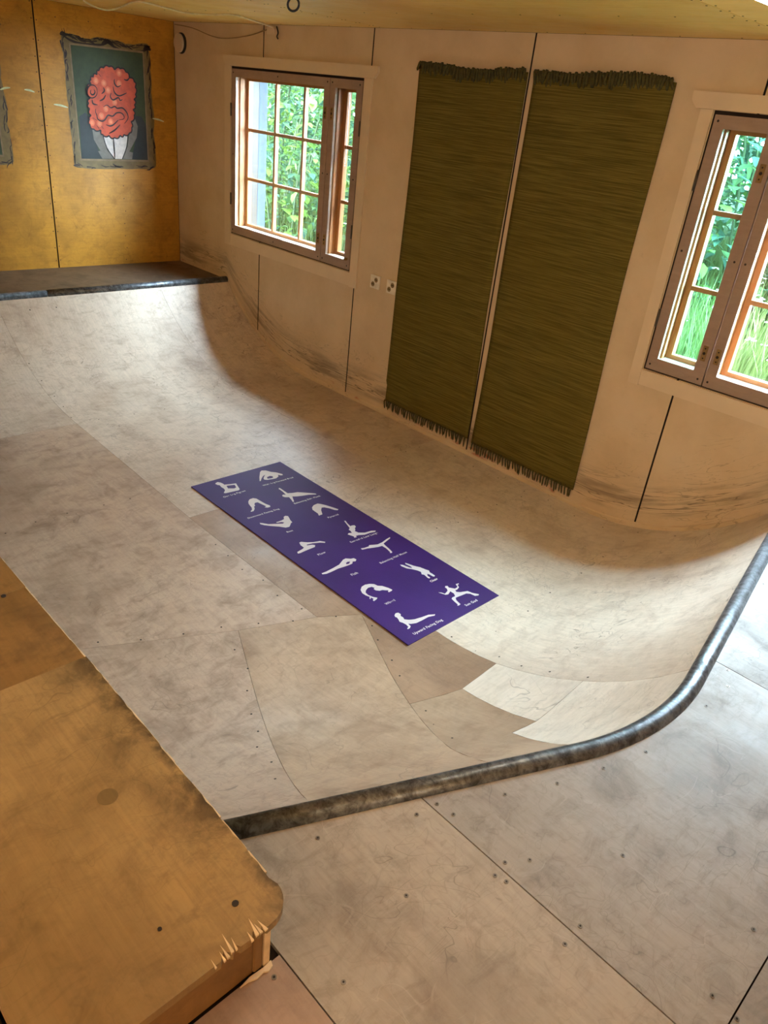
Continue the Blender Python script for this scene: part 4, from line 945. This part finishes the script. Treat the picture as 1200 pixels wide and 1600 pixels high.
def ornate_frame(outer, canvas, root, seed):
    r = random.Random(seed)
    flat(lumpy(outer, 3, 0.004), 1, PC['olive'], 'painted_frame', root)
    bm = bmesh.new(); x = BX+0.0006*2
    cy = sum(p[0] for p in canvas)/4; cz = sum(p[1] for p in canvas)/4
    n = len(outer)
    for i in range(n):
        for rep in range(3):
            t = r.random(); p = outer[i]; q = outer[(i+1) % n]
            oy, oz = p[0]+(q[0]-p[0])*t, p[1]+(q[1]-p[1])*t
            inw = Vector((cy-oy, cz-oz)).normalized(); along = Vector((q[0]-p[0], q[1]-p[1])).normalized()
            d0 = r.uniform(0.002, 0.02); a = Vector((oy, oz))+inw*d0
            b = a+along*r.uniform(0.02, 0.05)+inw*r.uniform(-0.004, 0.014); c_ = a+along*r.uniform(0.035, 0.075)+inw*r.uniform(-0.008, 0.022)
            ribbon(bm, [tuple(a), tuple(b), tuple(c_)], r.uniform(0.002, 0.006), x)
    for (a, b, w) in SWAGS(outer): ribbon(bm, a, w, x)
    tag(child('frame_ornament', bm, PC['umber'], root), kind='stuff')
    bm = bmesh.new()
    gy = lambda p, k: (cy+(p[0]-cy)*k, cz+(p[1]-cz)*k)
    lip = [gy(p, 1.035) for p in canvas]
    child_pts = lip
    flat(child_pts, 3, PC['lip'], 'frame_lip', root); bm.free()
    flat(canvas, 4, PC['green'], 'canvas', root)
def SWAGS(o):
    ys = [p[0] for p in o]; zs = [p[1] for p in o]; a, b, t, m = min(ys), max(ys), max(zs), (min(ys)+max(ys))/2
    return [([(a+0.02, t-0.02), (a+0.07, t-0.045), (a+0.16, t-0.06), (m-0.06, t-0.05), (m, t-0.03)], 0, 0.009),
            ([(m, t-0.03), (m+0.06, t-0.055), (m+0.14, t-0.075), (b-0.10, t-0.06), (b-0.03, t-0.035)], 0, 0.010),
            ([(m-0.05, t-0.045), (m, t-0.02), (m+0.05, t-0.05)], 0, 0.016), ([(a, t-0.02), (a+0.02, t-0.008), (a+0.05, t-0.02)], 0, 0.013), ([(b-0.07, t-0.045), (b-0.04, t-0.025), (b-0.008, t-0.04)], 0, 0.016)]
mural = tag(empty('wall_painting', (BX, 3.15, 1.30)), 'painting of a red brain-headed figure in a dark suit inside an ornate frame', 'painting')
ornate_frame(FRAME_OUTER, CANVAS, mural, 3)
bm = bmesh.new()
flat(COAT_L, 6, PC['coat'], 'coat', mural); flat(COAT_R, 6, PC['coat'], 'coat', mural)
flat(LAPEL_L, 7, PC['grey'], 'lapel', mural); flat(LAPEL_R, 7, PC['grey'], 'lapel', mural)
flat(SHIRT, 8, PC['white'], 'shirt', mural)
bl = lumpy(BRAIN, 4, 0.012)
head = flat(bl, 10, PC['brain'], 'brain', mural)
for (ly, lz) in BRAIN_LIGHTS:
    for k, s in enumerate((0.022, 0.012)):
        pp = [(ly+s*math.cos(a), lz+s*1.1*math.sin(a)) for a in [2*math.pi*i/14 for i in range(14)]]
        o = flat(pp, 11+k*0.5, plain('paint_highlight%d' % k, srgb(216+k*8, 104+k*24, 62+k*22), 0.6), 'highlight', mural) if (ly, lz) == BRAIN_LIGHTS[0] else flat(pp, 11+k*0.5, bpy.data.materials['paint_highlight%d' % k], 'highlight', mural)
for ln in BRAIN_LINES: ribbon(bm, ln, 0.0055, BX+0.0006*13)
ribbon(bm, bl+bl[:1], 0.0055, BX+0.0006*13, False)
ribbon(bm, SHIRT[:1]+SHIRT[5:]+SHIRT[4:5], 0.004, BX+0.0006*9, False); ribbon(bm, SHIRT[1:4], 0.004, BX+0.0006*9, False)
child('outline', bm, PC['line'], mural); 
sh = -1.180
m2 = tag(empty('wall_painting', (BX, 3.15+sh, 1.30)), 'painting in an ornate frame cut off by the left edge of the photo', 'painting')
ornate_frame([(p[0]+sh, p[1]) for p in FRAME_OUTER], [(p[0]+sh, p[1]) for p in CANVAS], m2, 5)
for (a, b), lab in (((0, 1), 'at the left edge of the photo'), ((2, 3), 'left of the panel joint'), ((4, 5), 'between the joint and the brain painting'), ((6, 7), 'right of the brain painting')):
    bm = bmesh.new(); p, q = STROKES[a], STROKES[b]
    ribbon(bm, [p, ((p[0]+q[0])/2, (p[1]+q[1])/2+0.004), q], 0.007, BX+0.0012)
    tag(obj('paint_stroke', bm, PC['pale']), 'pale brushed line on the yellow wall ' + lab, 'paint mark', group='pale paint strokes')

# unseen overhang added outside to block steep sky light from the window jambs
eave = tag(obj('trim_9', prism([(4.016, 2.62), (4.52, 2.46), (4.52, 2.40), (4.016, 2.50)], BX-0.4, FX+0.4, 'x'), M['weathered']), 'dark wooden eaves added outside above the windows to block sky light', 'eaves', kind='structure')
# ------------------------------------------------------------------ garden outside the windows
bm = bmesh.new(); n = 40; gv = []
gz = lambda x, y: 0.15+0.05*(y-4.0)+0.06*math.sin(x*1.3)*math.sin(y*0.9) if y > 4.2 else 0.15
for j in range(n+1):
    gv.append([bm.verts.new((-22+28*i/n, 4.02+16*j/n, gz(-22+28*i/n, 4.02+16*j/n))) for i in range(n+1)])
for j in range(n):
    for i in range(n): bm.faces.new((gv[j][i], gv[j][i+1], gv[j+1][i+1], gv[j+1][i]))
tag(obj('ground', bm, M['ground'], smooth=True), 'green meadow ground outside the windows', 'ground', kind='structure')

def leaf_into(vs_, fs, p, d, up, L, wd):
    d = d.normalized(); s = d.cross(up).normalized(); nrm = s.cross(d)
    b = len(vs_)
    vs_ += [p, p+d*L*0.35+s*wd*0.5+nrm*L*0.05, p+d*L*0.4+nrm*L*0.0, p+d*L*0.35-s*wd*0.5+nrm*L*0.05, p+d*L*0.75+s*wd*0.32-nrm*L*0.02, p+d*L*0.75-s*wd*0.32-nrm*L*0.02, p+d*L-nrm*L*0.16]
    fs += [(b, b+1, b+2), (b, b+2, b+3), (b+1, b+4, b+2), (b+2, b+5, b+3), (b+2, b+4, b+6), (b+2, b+6, b+5)]
def rdir(r, droop=0.0):
    a = r.uniform(0, 2*math.pi); z = r.uniform(-0.6, 0.7)-droop
    return Vector((math.cos(a), math.sin(a), z)).normalized()
big_leaf = {}
def shrub(x, y, rx, h, n, L, mats, label, seed, big=0, bigL=0.2):
    r = random.Random(seed); z0 = gz(x, y)
    root = tag(empty('shrub', (x, y, z0)), label, 'shrub', group='shrubs outside the windows')
    sb = bmesh.new()
    for k in range(7):
        a = r.uniform(0, 6.28); tip = Vector((x+rx*0.6*math.cos(a), y+rx*0.6*math.sin(a), z0+h*r.uniform(0.6, 0.95)))
        b0 = Vector((x+0.1*math.cos(a), y+0.1*math.sin(a), z0-0.05))
        tube(sb, smooth_path([b0, b0.lerp(tip, 0.4)+Vector((0, 0, 0.15*h)), tip], 4), 0.012, 5)
    child('stems', sb, M['stem'], root)
    for mi, (mat, share) in enumerate(mats):
        V, F_ = [], []
        for k in range(int(n*share)):
            a = r.uniform(0, 2*math.pi); v = r.random()**0.8; prof = (0.75+0.35*math.sin(v*3.0))*(1.0 if v < 0.9 else max(0.3, (1-v)/0.1))
            q = math.sqrt(r.uniform(0.25, 1.0))*rx*prof
            p = Vector((x+q*math.cos(a), y+q*math.sin(a), z0+0.03+h*v))
            out = Vector((math.cos(a), math.sin(a), 0.1))
            d = (out*r.uniform(0.3, 1.0)+rdir(r, 0.25)*0.8)
            l = L*r.uniform(0.6, 1.35)
            leaf_into(V, F_, p, d, Vector((0, 0, 1)) if abs(d.normalized().z) < 0.9 else Vector((1, 0, 0)), l, l*r.uniform(0.42, 0.62))
        me = bpy.data.meshes.new('foliage'); me.from_pydata([tuple(p) for p in V], [], F_); me.update()
        o = child('foliage', me, M[mat], root); tag(o, kind='stuff')
    for k in range(big):
        if bigL not in big_leaf:
            V, F_ = [], []; leaf_into(V, F_, Vector((0, 0, 0)), Vector((1, 0, 0)), Vector((0, 0, 1)), bigL, bigL*0.62)
            me = bpy.data.meshes.new('leaf'); me.from_pydata([tuple(p) for p in V], [], F_); me.materials.append(M['leaf_bright']); big_leaf[bigL] = me
        o = obj('leaf', big_leaf[bigL], None, root)
        a = r.uniform(-2.9, -0.1); v = r.uniform(0.15, 0.95)
        o.location = (rx*math.cos(a)*0.95, rx*math.sin(a)*0.95, h*v)
        o.rotation_euler = (r.uniform(-0.6, 0.6), r.uniform(0.1, 1.0), a+r.uniform(-0.8, 0.8))
    return root
LB = [('leaf', 0.5), ('leaf_bright', 0.3), ('leaf_cool', 0.2)]
LC = [('leaf', 0.4), ('leaf_bright', 0.15), ('leaf_cool', 0.45)]
sh_list = [
    (-7.0, 5.35, 0.75, 2.35, 3000, 0.11, LB, 'broad-leaved bush close to the panes of the window nearest the painting', 10, 0.17),
    (-8.0, 5.9, 0.95, 2.8, 3400, 0.11, LB, 'tall bush in the middle of the view through the window nearest the painting', 10, 0.17),
    (-9.3, 6.4, 1.1, 3.0, 3000, 0.12, LC, 'leafy bush farther left through the window nearest the painting', 0, 0.2),
    (-6.2, 6.3, 0.95, 2.9, 2800, 0.10, LB, 'bush seen through the narrow casement of the window nearest the painting', 6, 0.16),
    (-4.6, 7.4, 1.2, 3.3, 4200, 0.165, LC, 'cool green bush behind the left light of the window by the front coping', 0, 0.18),
    (-3.1, 8.2, 1.3, 3.4, 4200, 0.165, LC, 'bush standing behind the meadow through the window by the front coping', 0, 0.18),
    (-1.4, 8.8, 1.4, 3.4, 4200, 0.165, LC, 'rightmost bush behind the meadow', 0, 0.18),
    (-13.0, 8.6, 1.6, 3.4, 2400, 0.20, LC, 'large bush at the far left of the garden', 0, 0.2),
    (-11.0, 7.4, 1.3, 3.2, 2400, 0.15, LC, 'farthest left bush of the front row in the garden', 0, 0.2),
    (-15.0, 11.8, 2.3, 4.2, 3000, 0.30, LC, 'far tree-like bush behind the left of the garden', 0, 0.2),
    (-11.5, 11.5, 2.3, 4.2, 3000, 0.30, LC, 'far tree-like bush behind the tall middle bush', 0, 0.2),
    (-8.0, 11.8, 2.3, 4.2, 3000, 0.30, LC, 'far tree-like bush behind the narrow casement view', 0, 0.2),
    (-4.8, 12.0, 2.3, 4.2, 3000, 0.30, LC, 'far tree-like bush behind the cool green bush', 0, 0.2),
    (-1.6, 12.4, 2.3, 4.2, 3000, 0.30, LC, 'far tree-like bush behind the rightmost bush', 0, 0.2),
    (-2.5, 17.0, 3.2, 5.6, 3600, 0.42, LC, 'most distant tree at the right of the garden', 0, 0.2),
    (-7.5, 17.5, 3.2, 5.6, 3600, 0.42, LC, 'most distant tree in the middle of the garden', 0, 0.2),
    (-13.0, 17.0, 3.4, 5.6, 3600, 0.42, LC, 'most distant tree left of the garden middle', 0, 0.2),
    (-19.0, 15.0, 3.4, 5.6, 3600, 0.42, LC, 'most distant tree at the far left of the garden', 0, 0.2),
]
for i, (x, y, rx, h, n_, L, mats, lab, bg_, bl_) in enumerate(sh_list):
    shrub(x, y, rx, h, n_, L, mats, lab, 50+i, bg_, bl_)
# tall meadow grass and umbels
r = random.Random(5); V, F_ = [], []; VB, FB = [], []
for k in range(42000):
    x = r.uniform(-12, 0.8); y = r.uniform(4.5, 10.5); z = gz(x, y)
    h = r.uniform(0.25, 0.75)*(1.0 if y > 5.2 else 0.6); a = r.uniform(0, 6.28); w = r.uniform(0.004, 0.009)
    d = Vector((math.cos(a), math.sin(a), 0)); s = Vector((-d.y, d.x, 0))*w; b = len(V); p = Vector((x, y, z-0.02)); lean = r.uniform(0.05, 0.4)
    V += [p+s, p-s, p+Vector((0, 0, h*0.6))+d*h*lean*0.35-s*0.8, p+Vector((0, 0, h*0.6))+d*h*lean*0.35+s*0.8, p+Vector((0, 0, h))+d*h*lean]
    F_ += [(b, b+1, b+2, b+3), (b+3, b+2, b+4)]
me = bpy.data.meshes.new('meadow_grass'); me.from_pydata([tuple(p) for p in V], [], F_)
tag(obj('meadow_grass', me, M['grass']), 'tall yellow-green meadow grass outside the windows', 'grass', kind='stuff')
for k in range(420):
    x = r.uniform(-6, 0.8); y = r.uniform(5.0, 10); z = gz(x, y)+r.uniform(0.35, 0.85)
    for q in range(7):
        p = Vector((x+r.uniform(-0.035, 0.035), y+r.uniform(-0.035, 0.035), z+r.uniform(-0.008, 0.008))); b = len(VB); s = 0.008
        VB += [p+Vector((-s, -s, 0)), p+Vector((s, -s, 0)), p+Vector((s, s, 0.004)), p+Vector((-s, s, 0.004))]; FB.append((b, b+1, b+2, b+3))
me = bpy.data.meshes.new('meadow_blossom'); me.from_pydata([tuple(p) for p in VB], [], FB)
tag(obj('meadow_blossom', me, M['blossom']), 'scattered white flower umbels in the meadow outside', 'flowers', kind='stuff')
